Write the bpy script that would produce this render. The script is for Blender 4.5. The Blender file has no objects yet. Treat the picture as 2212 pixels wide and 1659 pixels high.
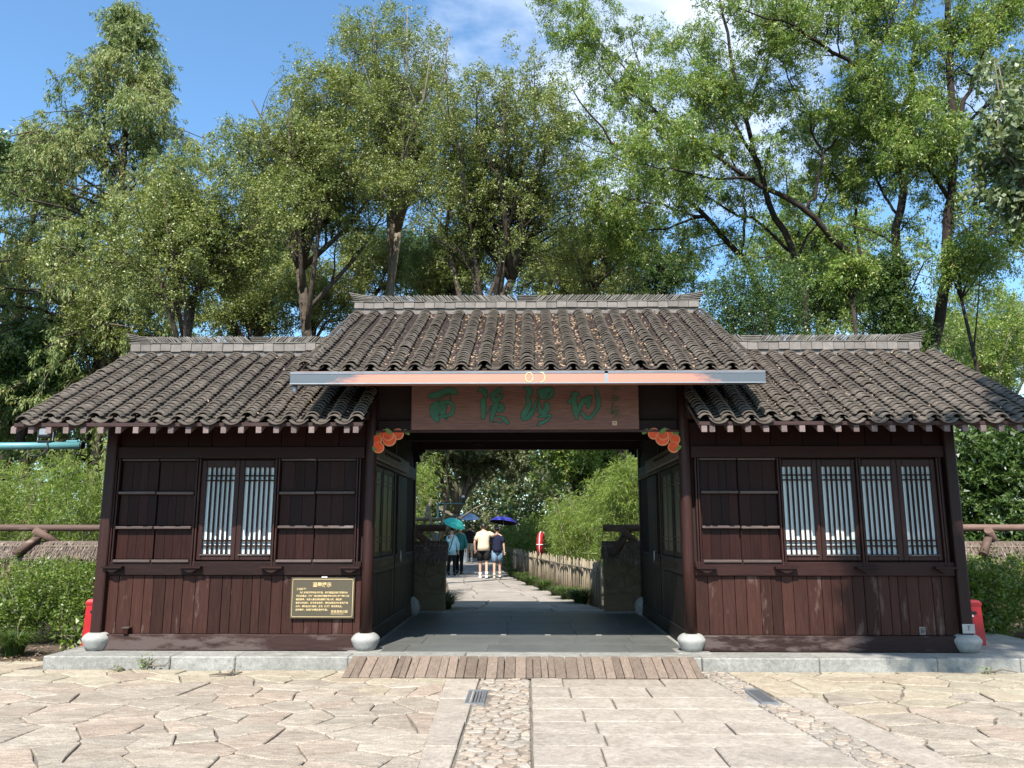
import bpy, bmesh, math, random
import numpy as np
from mathutils import Vector, Matrix
R_ = math.radians
S = bpy.context.scene
COL = S.collection

# ------------------------------------------------------------------ camera, sky, sun, exposure
F_PX, CX, CY = 1725.0, 1106.0, 829.5            # focal length and centre for a 2212 px wide frame
PITCH = math.atan(313 / F_PX); YAW = math.atan(32 / F_PX)
CAM = Vector((0, -10.0, 1.58))
cam_d = bpy.data.cameras.new('camera'); cam = bpy.data.objects.new('camera', cam_d); COL.objects.link(cam)
cam_d.sensor_width = 36; cam_d.lens = 36 * F_PX / 2212; cam_d.clip_start = .05; cam_d.clip_end = 2000
cam.location = CAM; cam.rotation_euler = (math.pi / 2 + PITCH, 0, YAW)
S.camera = cam

SUN_EL, SUN_AZ = R_(49.5), R_(12)               # azimuth: degrees left of straight behind the camera
W = bpy.data.worlds.new('World'); S.world = W; W.use_nodes = True
nt = W.node_tree; nt.nodes.clear()
def _n(t, **k):
    n = nt.nodes.new(t)
    for a, b in k.items(): setattr(n, a, b)
    return n
sky = _n('ShaderNodeTexSky', sky_type='NISHITA', sun_disc=False, sun_elevation=SUN_EL, altitude=20, air_density=1.0, dust_density=.6, ozone_density=3.0)
sky.sun_rotation = math.pi + SUN_AZ
tc = _n('ShaderNodeTexCoord'); mp = _n('ShaderNodeMapping'); mp.inputs['Scale'].default_value = (1.0, 1.0, 2.2); mp.inputs['Location'].default_value = (3.1, .35, .2)
nz = _n('ShaderNodeTexNoise'); nz.inputs['Scale'].default_value = 1.7; nz.inputs['Detail'].default_value = 7; nz.inputs['Roughness'].default_value = .55
rp = _n('ShaderNodeValToRGB'); rp.color_ramp.elements[0].position = .53; rp.color_ramp.elements[1].position = .74
mx = _n('ShaderNodeMixRGB'); mx.inputs['Color2'].default_value = (7.4, 7.8, 8.4, 1)
bg = _n('ShaderNodeBackground'); bg.inputs['Strength'].default_value = .118
ow = _n('ShaderNodeOutputWorld')
sat = _n('ShaderNodeMixRGB', blend_type='MULTIPLY'); sat.inputs['Fac'].default_value = 1; sat.inputs['Color2'].default_value = (.92, 1.16, 1.22, 1)     # the camera's rendering of a clear sky
sx = _n('ShaderNodeSeparateXYZ'); ad = _n('ShaderNodeMath', operation='MULTIPLY_ADD'); ad.inputs[1].default_value = .12      # cloudier towards the right of the view
nt.links.new(tc.outputs['Generated'], sx.inputs[0]); nt.links.new(sx.outputs['X'], ad.inputs[0]); nt.links.new(nz.outputs['Fac'], ad.inputs[2])
for a, b in ((tc.outputs['Generated'], mp.inputs['Vector']), (mp.outputs['Vector'], nz.inputs['Vector']), (ad.outputs[0], rp.inputs['Fac']),
             (rp.outputs['Color'], mx.inputs['Fac']), (sky.outputs['Color'], sat.inputs['Color1']), (sat.outputs['Color'], mx.inputs['Color1']), (mx.outputs['Color'], bg.inputs['Color']), (bg.outputs['Background'], ow.inputs['Surface'])):
    nt.links.new(a, b)
sun_d = bpy.data.lights.new('sun', 'SUN'); sun_d.energy = 5.0; sun_d.angle = R_(.53); sun_d.color = (1, .95, .87)
sun = bpy.data.objects.new('sun', sun_d); COL.objects.link(sun)
TO_SUN = Vector((-math.sin(SUN_AZ) * math.cos(SUN_EL), -math.cos(SUN_AZ) * math.cos(SUN_EL), math.sin(SUN_EL)))
sun.rotation_euler = TO_SUN.to_track_quat('Z', 'Y').to_euler(); sun.location = (-10, -30, 40)
S.view_settings.view_transform = 'Standard'; S.view_settings.look = 'None'
S.view_settings.exposure = 1.0; S.view_settings.gamma = 1; S.view_settings.use_curve_mapping = False
S.render.engine = 'CYCLES'
try:
    S.cycles.max_bounces = 6; S.cycles.transparent_max_bounces = 8; S.cycles.use_denoising = True
    S.cycles.caustics_reflective = False; S.cycles.caustics_refractive = False
except Exception: pass

# ------------------------------------------------------------------ helpers: objects
def at(px, py, Y):
    """World point at depth Y seen at (px, py) of a 2212 px wide print: used for laying out the trees' limbs."""
    f = Vector((-math.sin(YAW) * math.cos(PITCH), math.cos(YAW) * math.cos(PITCH), math.sin(PITCH)))
    r = Vector((math.cos(YAW), math.sin(YAW), 0)); u = r.cross(f)
    d = f + r * ((px - CX) / F_PX) - u * ((py - CY) / F_PX)
    return CAM + d * ((Y - CAM.y) / d.y)
_wm = {}
def wm(o): return _wm.get(o.name, Matrix.Identity(4))
def place(o, parent=None, loc=None, rot=None, scale=None):
    COL.objects.link(o)
    if loc is not None: o.location = loc
    if rot is not None: o.rotation_euler = rot
    if scale is not None: o.scale = scale
    if parent is not None:
        o.parent = parent; o.matrix_parent_inverse = wm(parent).inverted()
    if loc is not None or rot is not None or scale is not None:
        _wm[o.name] = Matrix.LocRotScale(o.location, o.rotation_euler, o.scale)
    return o
def tag(o, label=None, cat=None, group=None, kind=None):
    if label: o['label'] = label
    if cat: o['category'] = cat
    if group: o['group'] = group
    if kind: o['kind'] = kind
    return o
def thing(name, label, cat, loc=(0, 0, 0), group=None, rotz=0):
    o = bpy.data.objects.new(name, None); o.empty_display_size = .2
    place(o, None, loc, (0, 0, rotz)); return tag(o, label, cat, group)
def obj(name, me, parent=None, loc=None, rot=None, scale=None):
    return place(bpy.data.objects.new(name, me), parent, loc, rot, scale)
def copy_tree(o, kids, parent=None, loc=None, rotz=None, label=None, scale=None):
    c = o.copy(); COL.objects.link(c)
    if parent is not None: c.parent = parent
    if loc is not None: c.location = loc
    if rotz is not None: c.rotation_euler.z = rotz
    if scale is not None: c.scale = scale
    if label: c['label'] = label
    for k in kids.get(o.name, ()): copy_tree(k, kids, c)
    return c
def kids_map(): 
    m = {}
    for o in COL.objects:
        if o.parent: m.setdefault(o.parent.name, []).append(o)
    return m

class MB:
    """Collects simple shapes and builds ONE mesh object."""
    def __init__(s): s.v = []; s.f = []; s.t = []; s.sm = []
    def add(s, vs, fs, tint=0., smooth=False):
        b = len(s.v); s.v.extend([tuple(v) for v in vs])
        for f in fs: s.f.append(tuple(i + b for i in f)); s.t.append(tint); s.sm.append(smooth)
        return s
    def box(s, x0, x1, y0, y1, z0, z1, M=None, tint=0.):
        vs = [Vector((x, y, z)) for x in (x0, x1) for y in (y0, y1) for z in (z0, z1)]
        if M is not None: vs = [M @ v for v in vs]
        return s.add(vs, [(0, 1, 3, 2), (4, 6, 7, 5), (0, 4, 5, 1), (2, 3, 7, 6), (0, 2, 6, 4), (1, 5, 7, 3)], tint)
    def bbox(s, x0, x1, y0, y1, z0, z1, b=.006, M=None, tint=0.):
        """Box with chamfered front/outer edges."""
        bm = bmesh.new(); bmesh.ops.create_cube(bm, size=1)
        for v in bm.verts: v.co = Vector(((x0 + x1) / 2 + v.co.x * (x1 - x0), (y0 + y1) / 2 + v.co.y * (y1 - y0), (z0 + z1) / 2 + v.co.z * (z1 - z0)))
        bmesh.ops.bevel(bm, geom=bm.edges[:], offset=b, segments=1, affect='EDGES')
        bm.verts.index_update()
        vs = [v.co.copy() for v in bm.verts]
        if M is not None: vs = [M @ v for v in vs]
        s.add(vs, [[v.index for v in f.verts] for f in bm.faces], tint); bm.free(); return s
    def tube(s, pts, rad, n=8, cap=True, tint=0., smooth=True, flat=None):
        pts = [Vector(p) for p in pts]
        if not hasattr(rad, '__len__'): rad = [rad] * len(pts)
        vs = []; fs = []; prev = None
        for i, p in enumerate(pts):
            t = (pts[min(i + 1, len(pts) - 1)] - pts[max(i - 1, 0)]).normalized()
            a = prev if prev is not None else (Vector((0, 0, 1)) if abs(t.z) < .9 else Vector((1, 0, 0)))
            a = (a - t * a.dot(t)).normalized(); b = t.cross(a); prev = a
            for k in range(n):
                w = 2 * math.pi * k / n; r = rad[i]
                ra, rb = (r, r) if flat is None else (r * flat[0], r * flat[1])
                vs.append(p + a * math.cos(w) * ra + b * math.sin(w) * rb)
        for i in range(len(pts) - 1):
            for k in range(n):
                k2 = (k + 1) % n; fs.append((i * n + k, i * n + k2, (i + 1) * n + k2, (i + 1) * n + k))
        s.add(vs, fs, tint, smooth)
        if cap:
            b = len(s.v) - len(vs)
            s.f.append(tuple(b + k for k in range(n))[::-1]); s.t.append(tint); s.sm.append(False)
            s.f.append(tuple(b + (len(pts) - 1) * n + k for k in range(n))); s.t.append(tint); s.sm.append(False)
        return s
    def lathe(s, prof, n=20, c=(0, 0, 0), sx=1, sy=1, cap=True, smooth=True, wob=0, seed=0):
        rg = random.Random(seed); ph = [rg.uniform(0, 6.28) for _ in range(4)]
        vs = []; fs = []
        for r, z in prof:
            for k in range(n):
                w = 2 * math.pi * k / n; rr = r * (1 + wob * (math.sin(2 * w + ph[0]) + .6 * math.sin(3 * w + ph[1] + z * 9) + .4 * math.sin(5 * w + ph[2])))
                vs.append((c[0] + rr * math.cos(w) * sx, c[1] + rr * math.sin(w) * sy, c[2] + z))
        for i in range(len(prof) - 1):
            for k in range(n):
                k2 = (k + 1) % n; fs.append((i * n + k, i * n + k2, (i + 1) * n + k2, (i + 1) * n + k))
        b = len(s.v); s.add(vs, fs, 0, smooth)
        if cap:
            s.f.append(tuple(b + k for k in range(n))[::-1]); s.t.append(0); s.sm.append(False)
            s.f.append(tuple(b + (len(prof) - 1) * n + k for k in range(n))); s.t.append(0); s.sm.append(False)
        return s
    def prism(s, poly, z0, z1, bevel=0., M=None, tint=0.):
        """Polygon (x, y list, anticlockwise) extruded in z, top edge chamfered."""
        n = len(poly); c = [sum(p[0] for p in poly) / n, sum(p[1] for p in poly) / n]
        rings = [(poly, z0), (poly, z1 - bevel)] if bevel else [(poly, z0), (poly, z1)]
        if bevel:
            ins = []
            for p in poly:
                d = math.hypot(p[0] - c[0], p[1] - c[1]) + 1e-9; k = max(0, 1 - bevel * 1.3 / d); ins.append((c[0] + (p[0] - c[0]) * k, c[1] + (p[1] - c[1]) * k))
            rings.append((ins, z1))
        vs = []; fs = []
        for pl, z in rings: vs += [Vector((p[0], p[1], z)) for p in pl]
        if M is not None: vs = [M @ v for v in vs]
        for i in range(len(rings) - 1):
            for k in range(n): k2 = (k + 1) % n; fs.append((i * n + k, i * n + k2, (i + 1) * n + k2, (i + 1) * n + k))
        fs.append(tuple((len(rings) - 1) * n + k for k in range(n))); fs.append(tuple(range(n))[::-1])
        return s.add(vs, fs, tint)
    def mesh(s, name, mat):
        me = bpy.data.meshes.new(name); me.from_pydata(s.v, [], s.f); me.materials.append(mat)
        me.polygons.foreach_set('use_smooth', s.sm)
        if any(s.t):
            a = me.attributes.new('tint', 'FLOAT', 'FACE'); a.data.foreach_set('value', s.t)
        me.update(); return me
    def build(s, name, mat, parent=None, loc=None, rot=None):
        return obj(name, s.mesh(name, mat), parent, loc, rot)

# ------------------------------------------------------------------ helpers: materials
def new_mat(name):
    m = bpy.data.materials.new(name); m.use_nodes = True; t = m.node_tree; t.nodes.clear()
    return m, t
def L(t, a, b): t.links.new(a, b)
def N(t, typ, **k):
    n = t.nodes.new(typ)
    for a, b in k.items():
        if a in n.inputs: n.inputs[a].default_value = b
        else: setattr(n, a, b)
    return n
def coords(t, scale=(1, 1, 1), per_object=True):
    c = N(t, 'ShaderNodeTexCoord'); m = N(t, 'ShaderNodeMapping'); m.inputs['Scale'].default_value = scale
    L(t, c.outputs['Object'], m.inputs['Vector'])
    oi = N(t, 'ShaderNodeObjectInfo')
    if per_object:
        k = N(t, 'ShaderNodeMath', operation='MULTIPLY'); k.inputs[1].default_value = 91.7; L(t, oi.outputs['Random'], k.inputs[0])
        L(t, k.outputs[0], m.inputs['Location'])
    return m.outputs['Vector'], oi
def noise(t, vec, sc, det=4, rough=.55, dist=0):
    n = N(t, 'ShaderNodeTexNoise'); n.inputs['Scale'].default_value = sc; n.inputs['Detail'].default_value = det; n.inputs['Roughness'].default_value = rough
    n.inputs['Distortion'].default_value = dist; L(t, vec, n.inputs['Vector']); return n.outputs['Fac']
def ramp(t, fac, stops):
    r = N(t, 'ShaderNodeValToRGB'); e = r.color_ramp.elements
    while len(e) < len(stops): e.new(.5)
    for i, (p, c) in enumerate(stops): e[i].position = p; e[i].color = (*c, 1) if hasattr(c, '__len__') else (c, c, c, 1)
    L(t, fac, r.inputs['Fac']); return r.outputs['Color']
def mix(t, fac, a, b, mode='MIX'):
    m = N(t, 'ShaderNodeMixRGB', blend_type=mode)
    for k, x in (('Fac', fac), ('Color1', a), ('Color2', b)):
        if hasattr(x, 'links') or hasattr(x, 'is_linked'): L(t, x, m.inputs[k])
        elif hasattr(x, '__len__'): m.inputs[k].default_value = (*x, 1)
        else: m.inputs[k].default_value = x if k == 'Fac' else (x, x, x, 1)
    return m.outputs['Color']
def bump(t, h, strength=.3, dist=.01):
    b = N(t, 'ShaderNodeBump'); b.inputs['Strength'].default_value = strength; b.inputs['Distance'].default_value = dist; L(t, h, b.inputs['Height']); return b.outputs['Normal']
def out(t, col, rough=.6, nrm=None, spec=.4, metal=0., coat=0.):
    p = N(t, 'ShaderNodeBsdfPrincipled'); o = N(t, 'ShaderNodeOutputMaterial')
    if hasattr(col, 'is_linked'): L(t, col, p.inputs['Base Color'])
    else: p.inputs['Base Color'].default_value = (*col, 1)
    if hasattr(rough, 'is_linked'): L(t, rough, p.inputs['Roughness'])
    else: p.inputs['Roughness'].default_value = rough
    p.inputs['Specular IOR Level'].default_value = spec; p.inputs['Metallic'].default_value = metal; p.inputs['Coat Weight'].default_value = coat
    if nrm is not None: L(t, nrm, p.inputs['Normal'])
    L(t, p.outputs[0], o.inputs['Surface']); return p
def var(t, oi, attr=False):
    if attr: a = N(t, 'ShaderNodeAttribute'); a.attribute_name = 'tint'; return a.outputs['Fac']
    return oi.outputs['Random']
def plain(name, col, rough=.6, spec=.4, metal=0., coat=0., vary=.0, nscale=6, bumps=0.):
    m, t = new_mat(name); v, oi = coords(t)
    n = noise(t, v, nscale, 5)
    k = ramp(t, n, [(.3, 1 - vary), (.7, 1 + vary)]) if vary else None
    c = mix(t, 1, col, k, 'MULTIPLY') if vary else col
    out(t, c, rough, bump(t, noise(t, v, nscale * 8, 4), bumps, .004) if bumps else None, spec, metal, coat); return m
def wood(name, dark, light, axis='z', rough=.5, wear=(.2, .16, .15), wear_at=.72, spec=.35, attr=False, tone=.35, fine=1.):
    m, t = new_mat(name)
    sc = {'z': (16, 16, 1.1), 'x': (1.1, 16, 16), 'y': (16, 1.1, 16)}[axis]
    v, oi = coords(t, sc); v2, _ = coords(t, tuple(x ** .5 for x in sc))
    g = noise(t, v, 1.6 * fine, 6, .6, .3); g2 = noise(t, v, 5 * fine, 4, .6); w = noise(t, v2, 1.1, 6, .65)
    c = mix(t, g, dark, light)
    rv = ramp(t, var(t, oi, attr), [(0, 1 - tone), (1, 1 + tone)])
    c = mix(t, 1, c, rv, 'MULTIPLY')
    c = mix(t, 1, c, ramp(t, g2, [(.3, .7), (.65, 1.15)]), 'MULTIPLY')
    wf = ramp(t, w, [(wear_at, 0.), (wear_at + .08, .75)])
    c = mix(t, wf, c, wear)
    out(t, c, ramp(t, g, [(.2, rough - .12), (.8, rough + .15)]), bump(t, g2, .35, .004), spec); return m
def stone(name, a, b, scale=5, speck=.25, rough=.8, blotch=None, blotch_at=.6, attr=False, tone=.14, bumps=.5, fine=45, hue=None, vein=False):
    m, t = new_mat(name); v, oi = coords(t)
    vs_ = coords(t, (.55, 1.7, 1))[0] if vein else v
    n = noise(t, vs_, scale, 6, .6); f = noise(t, vs_, scale * 5, 5, .72); f2 = noise(t, v, fine * 2.2, 3, .6)
    c = mix(t, ramp(t, n, [(.3, 0.), (.7, 1.)]), a, b)
    c = mix(t, 1, c, ramp(t, f, [(.3, 1 - speck), (.7, 1 + speck)]), 'MULTIPLY')
    c = mix(t, 1, c, ramp(t, f2, [(.32, 1 - speck), (.68, 1 + speck)]), 'MULTIPLY')
    if hue is not None: c = mix(t, ramp(t, var(t, oi, attr), [(.35, 0.), (1, .85)]), c, mix(t, 1, c, hue, 'MULTIPLY'))
    if blotch is not None: c = mix(t, ramp(t, noise(t, v, scale * .8, 6, .7), [(blotch_at, 0.), (blotch_at + .12, .7)]), c, blotch)
    oi2 = N(t, 'ShaderNodeMath', operation='FRACT'); k = N(t, 'ShaderNodeMath', operation='MULTIPLY'); k.inputs[1].default_value = 7.31; L(t, var(t, oi, attr), k.inputs[0]); L(t, k.outputs[0], oi2.inputs[0])
    c = mix(t, 1, c, ramp(t, oi2.outputs[0], [(0, 1 - tone), (1, 1 + tone)]), 'MULTIPLY')
    h = mix(t, .5, f, noise(t, v, fine, 5, .7))
    out(t, c, rough, bump(t, h, bumps, .012), .3); return m
def leafmat(name, cols, trans=.35, rough=.5, spec=.4):
    m, t = new_mat(name)
    a = N(t, 'ShaderNodeAttribute'); a.attribute_name = 'tint'
    c = ramp(t, a.outputs['Fac'], [(i / (len(cols) - 1), x) for i, x in enumerate(cols)])
    p = N(t, 'ShaderNodeBsdfPrincipled'); L(t, c, p.inputs['Base Color']); p.inputs['Roughness'].default_value = rough; p.inputs['Specular IOR Level'].default_value = spec
    tr = N(t, 'ShaderNodeBsdfTranslucent'); L(t, mix(t, 1, c, (1.5, 1.6, .7), 'MULTIPLY'), tr.inputs['Color'])
    ms = N(t, 'ShaderNodeMixShader'); ms.inputs[0].default_value = trans; L(t, p.outputs[0], ms.inputs[1]); L(t, tr.outputs[0], ms.inputs[2])
    o = N(t, 'ShaderNodeOutputMaterial'); L(t, ms.outputs[0], o.inputs['Surface']); return m

# ------------------------------------------------------------------ materials
M = {}
RED = ((.0125, .0038, .0028), (.028, .0088, .0064))
M['board'] = wood('lacquered_board', *RED, 'z', .5, (.06, .034, .03), .68, .15)
M['plank'] = wood('weathered_board', (.024, .0086, .0062), (.050, .0205, .0150), 'z', .55, (.115, .076, .064), .58, .15, tone=.34)
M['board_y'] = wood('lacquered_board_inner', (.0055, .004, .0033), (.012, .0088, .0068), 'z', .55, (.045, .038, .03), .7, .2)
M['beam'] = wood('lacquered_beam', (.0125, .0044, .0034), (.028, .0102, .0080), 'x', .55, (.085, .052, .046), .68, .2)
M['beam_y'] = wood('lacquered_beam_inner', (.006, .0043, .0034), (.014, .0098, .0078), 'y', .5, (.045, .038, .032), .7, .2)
M['sill'] = wood('worn_sill', (.016, .0068, .0056), (.036, .018, .015), 'x', .65, (.10, .074, .066), .50, .2)
M['post'] = wood('lacquered_post', (.017, .0058, .0044), (.036, .0132, .0100), 'z', .48, (.09, .053, .044), .66, .25)
M['ledge'] = wood('worn_ledge', (.04, .024, .02), (.12, .088, .078), 'x', .5, (.22, .19, .175), .6, .35)
M['eave_wood'] = wood('eave_wood', (.025, .012, .0105), (.06, .033, .03), 'x', .7, (.12, .09, .085), .6, .25)
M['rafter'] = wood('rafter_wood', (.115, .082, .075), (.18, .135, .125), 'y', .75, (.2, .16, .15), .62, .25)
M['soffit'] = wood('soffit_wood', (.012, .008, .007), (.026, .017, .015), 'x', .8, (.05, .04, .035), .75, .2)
TILE = ((.076, .062, .050), (.146, .123, .100))
M['tile'] = stone('grey_roof_tile', *TILE, 4, .08, .85, (.05, .045, .038), .68, False, .17, .2, 60)
M['tile_mass'] = stone('grey_roof_tile_mass', *TILE, 4, .08, .85, (.05, .045, .038), .68, True, .17, .2, 60)
M['ridge_brick'] = stone('ridge_brick', (.145, .127, .113), (.21, .187, .168), 6, .12, .85, (.16, .145, .13), .62, False, .14, .3, 50)
M['ridge_tile'] = stone('ridge_tile', (.09, .08, .07), (.19, .172, .15), 12, .15, .85, (.06, .055, .05), .62, False, .35, .3, 60)
M['granite'] = stone('granite_kerb', (.19, .186, .166), (.28, .272, .245), 4, .28, .75, (.20, .215, .185), .6, False, .07, .35, 70)
M['slab_floor'] = stone('passage_slab', (.085, .087, .08), (.115, .116, .107), 2.5, .07, .5, (.078, .08, .073), .6, False, .08, .15, 60)
M['drum'] = stone('post_stone', (.24, .237, .22), (.32, .313, .29), 5, .13, .75, (.3, .295, .27), .62, False, .06, .4, 60)
M['flag'] = stone('flagstone', (0.222, 0.187, 0.145), (0.345, 0.297, 0.236), 3.6, .30, .8, (.15, .125, .105), .60, False, .12, 1.0, 36, (1.04, .93, .90), True)
M['flag_warm'] = stone('warm_flagstone', (0.252, 0.214, 0.154), (0.351, 0.307, 0.228), 3.4, .26, .8, (.21, .178, .138), .62, False, .08, .8, 42, (1.02, .95, .94))
M['slab'] = stone('dressed_slab', (0.243, 0.206, 0.166), (0.337, 0.292, 0.241), 4, .28, .8, (.21, .18, .16), .66, False, .07, .4, 75)
M['cobble'] = stone('cobble', (0.216, 0.187, 0.152), (0.328, 0.284, 0.234), 5, .25, .8, (.17, .15, .13), .62, False, .16, .5, 60, (1.03, .92, .84))
M['joint'] = stone('joint_grit', (.10, .086, .070), (.19, .165, .136), 3, .2, .95, (.05, .055, .035), .6, False, 0, .6, 60)
M['mortar'] = stone('pale_mortar', (.16, .145, .13), (.36, .34, .315), 6, .15, .9, (.2, .18, .16), .6, False, 0, .5, 60)
M['soil'] = stone('soil', (.06, .045, .032), (.11, .085, .06), 3, .25, .95, (.03, .035, .018), .55, False, 0, .8, 40)
M['path'] = stone('path_stone', (0.222, 0.197, 0.17), (0.328, 0.292, 0.255), 2, .12, .8, (.3, .26, .23), .6, False, .1, .5, 50)
M['ramp'] = wood('weathered_plank', (.128, .096, .074), (.225, .172, .134), 'y', .75, (.19, .15, .125), .64, .2, tone=.28)
M['bamboo_pole'] = wood('dry_bamboo', (.15, .118, .078), (.275, .225, .158), 'z', .5, (.22, .19, .15), .58, .4, tone=.4)
M['log'] = wood('peeled_log', (.075, .045, .034), (.155, .10, .078), 'x', .7, (.27, .2, .16), .62, .25)
M['adobe'] = stone('adobe', (.115, .085, .05), (.165, .125, .078), 3, .14, .95, (.15, .1, .055), .58, False, .05, .8, 35)
M['thatch'] = wood('thatch', (.10, .074, .058), (.22, .172, .14), 'y', .9, (.34, .28, .23), .6, .15, attr=True)
M['rock'] = stone('pale_rock', (.2, .195, .18), (.3, .29, .27), 5, .15, .85, (.2, .19, .18), .6, False, .1, .6, 40)
M['bark'] = stone('bark', (.04, .030, .022), (.095, .075, .056), 7, .3, .95, (.06, .065, .035), .62, False, .1, 1., 30)
M['bark_dark'] = stone('dark_bark', (.018, .013, .010), (.045, .033, .026), 7, .3, .95, (.03, .032, .018), .62, False, .1, 1., 30)
M['bark_pale'] = stone('pale_bark', (.10, .085, .062), (.19, .165, .125), 7, .25, .95, (.06, .065, .035), .6, False, .1, 1., 30)
M['blind'] = plain('white_blind', (.60, .69, .70), .22, .5, 0, .25, .05, 2)
M['dark_glass'] = plain('dark_glass', (.008, .009, .008), .3, .4)
M['red_plastic'] = plain('red_plastic', (.36, .006, .010), .35, .5, 0, .2, .08)
M['white_plastic'] = plain('white_plastic', (.75, .75, .73), .4)
M['black_plastic'] = plain('black_plastic', (.012, .012, .013), .45)
M['grey_metal'] = plain('grey_metal', (.30, .31, .32), .45, .5, .7, 0, .12, 9)
M['teal_metal'] = plain('teal_paint', (.085, .235, .25), .45, .5, 0, .2, .1)
M['green_paint'] = plain('carved_green', (.040, .145, .09), .6, .4, 0, 0, .2, 9)
M['dark_outline'] = plain('carved_edge', (.012, .028, .02), .7)
M['plaque'] = wood('plaque_board', (.19, .095, .074), (.275, .145, .116), 'x', .65, (.17, .1, .08), .7, .25)
M['olive_ink'] = plain('olive_ink', (.085, .09, .05), .7)
M['seal'] = plain('seal_paint', (.62, .48, .32), .6)
M['bronze'] = plain('bronze_sheet', (.085, .07, .045), .42, .5, .35, 0, .06, 3)
M['gold'] = plain('gold_letters', (.55, .41, .2), .5, .5)
M['fruit'] = plain('printed_orange', (.72, .085, .016), .5, .35, 0, 0, .22, 9)
M['fruit_rim'] = plain('printed_peach', (.75, .27, .10), .5)
M['print_leaf'] = plain('printed_green', (.14, .22, .04), .5, .35, 0, 0, .25, 9)
M['copper'] = None
def gutter_mat():
    m, t = new_mat('copper_gutter'); c = N(t, 'ShaderNodeTexCoord'); s = N(t, 'ShaderNodeSeparateXYZ'); L(t, c.outputs['Object'], s.inputs[0])
    ab = N(t, 'ShaderNodeMath', operation='ABSOLUTE'); L(t, s.outputs[0], ab.inputs[0])
    mp = N(t, 'ShaderNodeMapping'); mp.inputs['Scale'].default_value = (3, 1, 14); L(t, c.outputs['Object'], mp.inputs['Vector'])
    n = noise(t, mp.outputs['Vector'], 3, 6, .7)
    k = N(t, 'ShaderNodeMath', operation='MULTIPLY_ADD'); k.inputs[1].default_value = .75; L(t, n, k.inputs[0]); L(t, ab.outputs[0], k.inputs[2])
    z = N(t, 'ShaderNodeMath', operation='MULTIPLY_ADD'); z.inputs[1].default_value = 2.2; L(t, s.outputs[2], z.inputs[0]); L(t, k.outputs[0], z.inputs[2])

    mr = N(t, 'ShaderNodeMapRange'); mr.inputs['From Min'].default_value = 9.42; mr.inputs['From Max'].default_value = 9.72; L(t, z.outputs[0], mr.inputs['Value'])
    col = mix(t, mr.outputs[0], (.50, .225, .155), (.105, .118, .13))
    p = out(t, col, .38, bump(t, n, .1, .003), .5, .35); return m
M['copper'] = gutter_mat()
M['zinc'] = plain('weathered_zinc', (.16, .165, .18), .5, .5, .3, 0, .15, 6)
M['copper_lip'] = plain('copper_lip', (.85, .42, .25), .35, .5, .5)
# ------------------------------------------------------------------ ground
GZ = .14                                          # top of the stone platform
def sheet(name, x0, x1, y0, y1, z, mat, nx=1, ny=1):
    m = MB()
    for i in range(nx):
        for j in range(ny):
            a, b = x0 + (x1 - x0) * i / nx, x0 + (x1 - x0) * (i + 1) / nx; c, d = y0 + (y1 - y0) * j / ny, y0 + (y1 - y0) * (j + 1) / ny
            m.add([(a, c, z), (b, c, z), (b, d, z), (a, d, z)], [(0, 1, 2, 3)])
    return tag(m.build(name, mat), kind='structure')
sheet('ground', -900, 900, -900, 900, -.06, M['soil'])
paving = sheet('paving', -7.3, 12, -40, -.02, -.018, M['joint'])
tag(paving, 'stone forecourt of irregular flagstones, dressed slabs and two cobbled strips')

def clip_cell(i, pts, box, near=26):
    p = pts[i]; poly = [(box[0], box[2]), (box[1], box[2]), (box[1], box[3]), (box[0], box[3])]
    d = ((pts - p) ** 2).sum(1); order = np.argsort(d)[1:near]
    for j in order:
        q = pts[j]; mx_, my_ = (p + q) / 2; nx_, ny_ = q - p
        res = []
        for k in range(len(poly)):
            a, b = poly[k], poly[(k + 1) % len(poly)]
            da = (a[0] - mx_) * nx_ + (a[1] - my_) * ny_; db = (b[0] - mx_) * nx_ + (b[1] - my_) * ny_
            if da <= 0: res.append(a)
            if da * db < 0: u = da / (da - db); res.append((a[0] + (b[0] - a[0]) * u, a[1] + (b[1] - a[1]) * u))
        poly = res
        if len(poly) < 3: return None
    return poly
def poly_clip(poly, nx_, ny_, c):                 # keep nx*x + ny*y <= c
    res = []
    for k in range(len(poly)):
        a, b = poly[k], poly[(k + 1) % len(poly)]
        da = a[0] * nx_ + a[1] * ny_ - c; db = b[0] * nx_ + b[1] * ny_ - c
        if da <= 0: res.append(a)
        if da * db < 0: u = da / (da - db); res.append((a[0] + (b[0] - a[0]) * u, a[1] + (b[1] - a[1]) * u))
    return res
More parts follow.
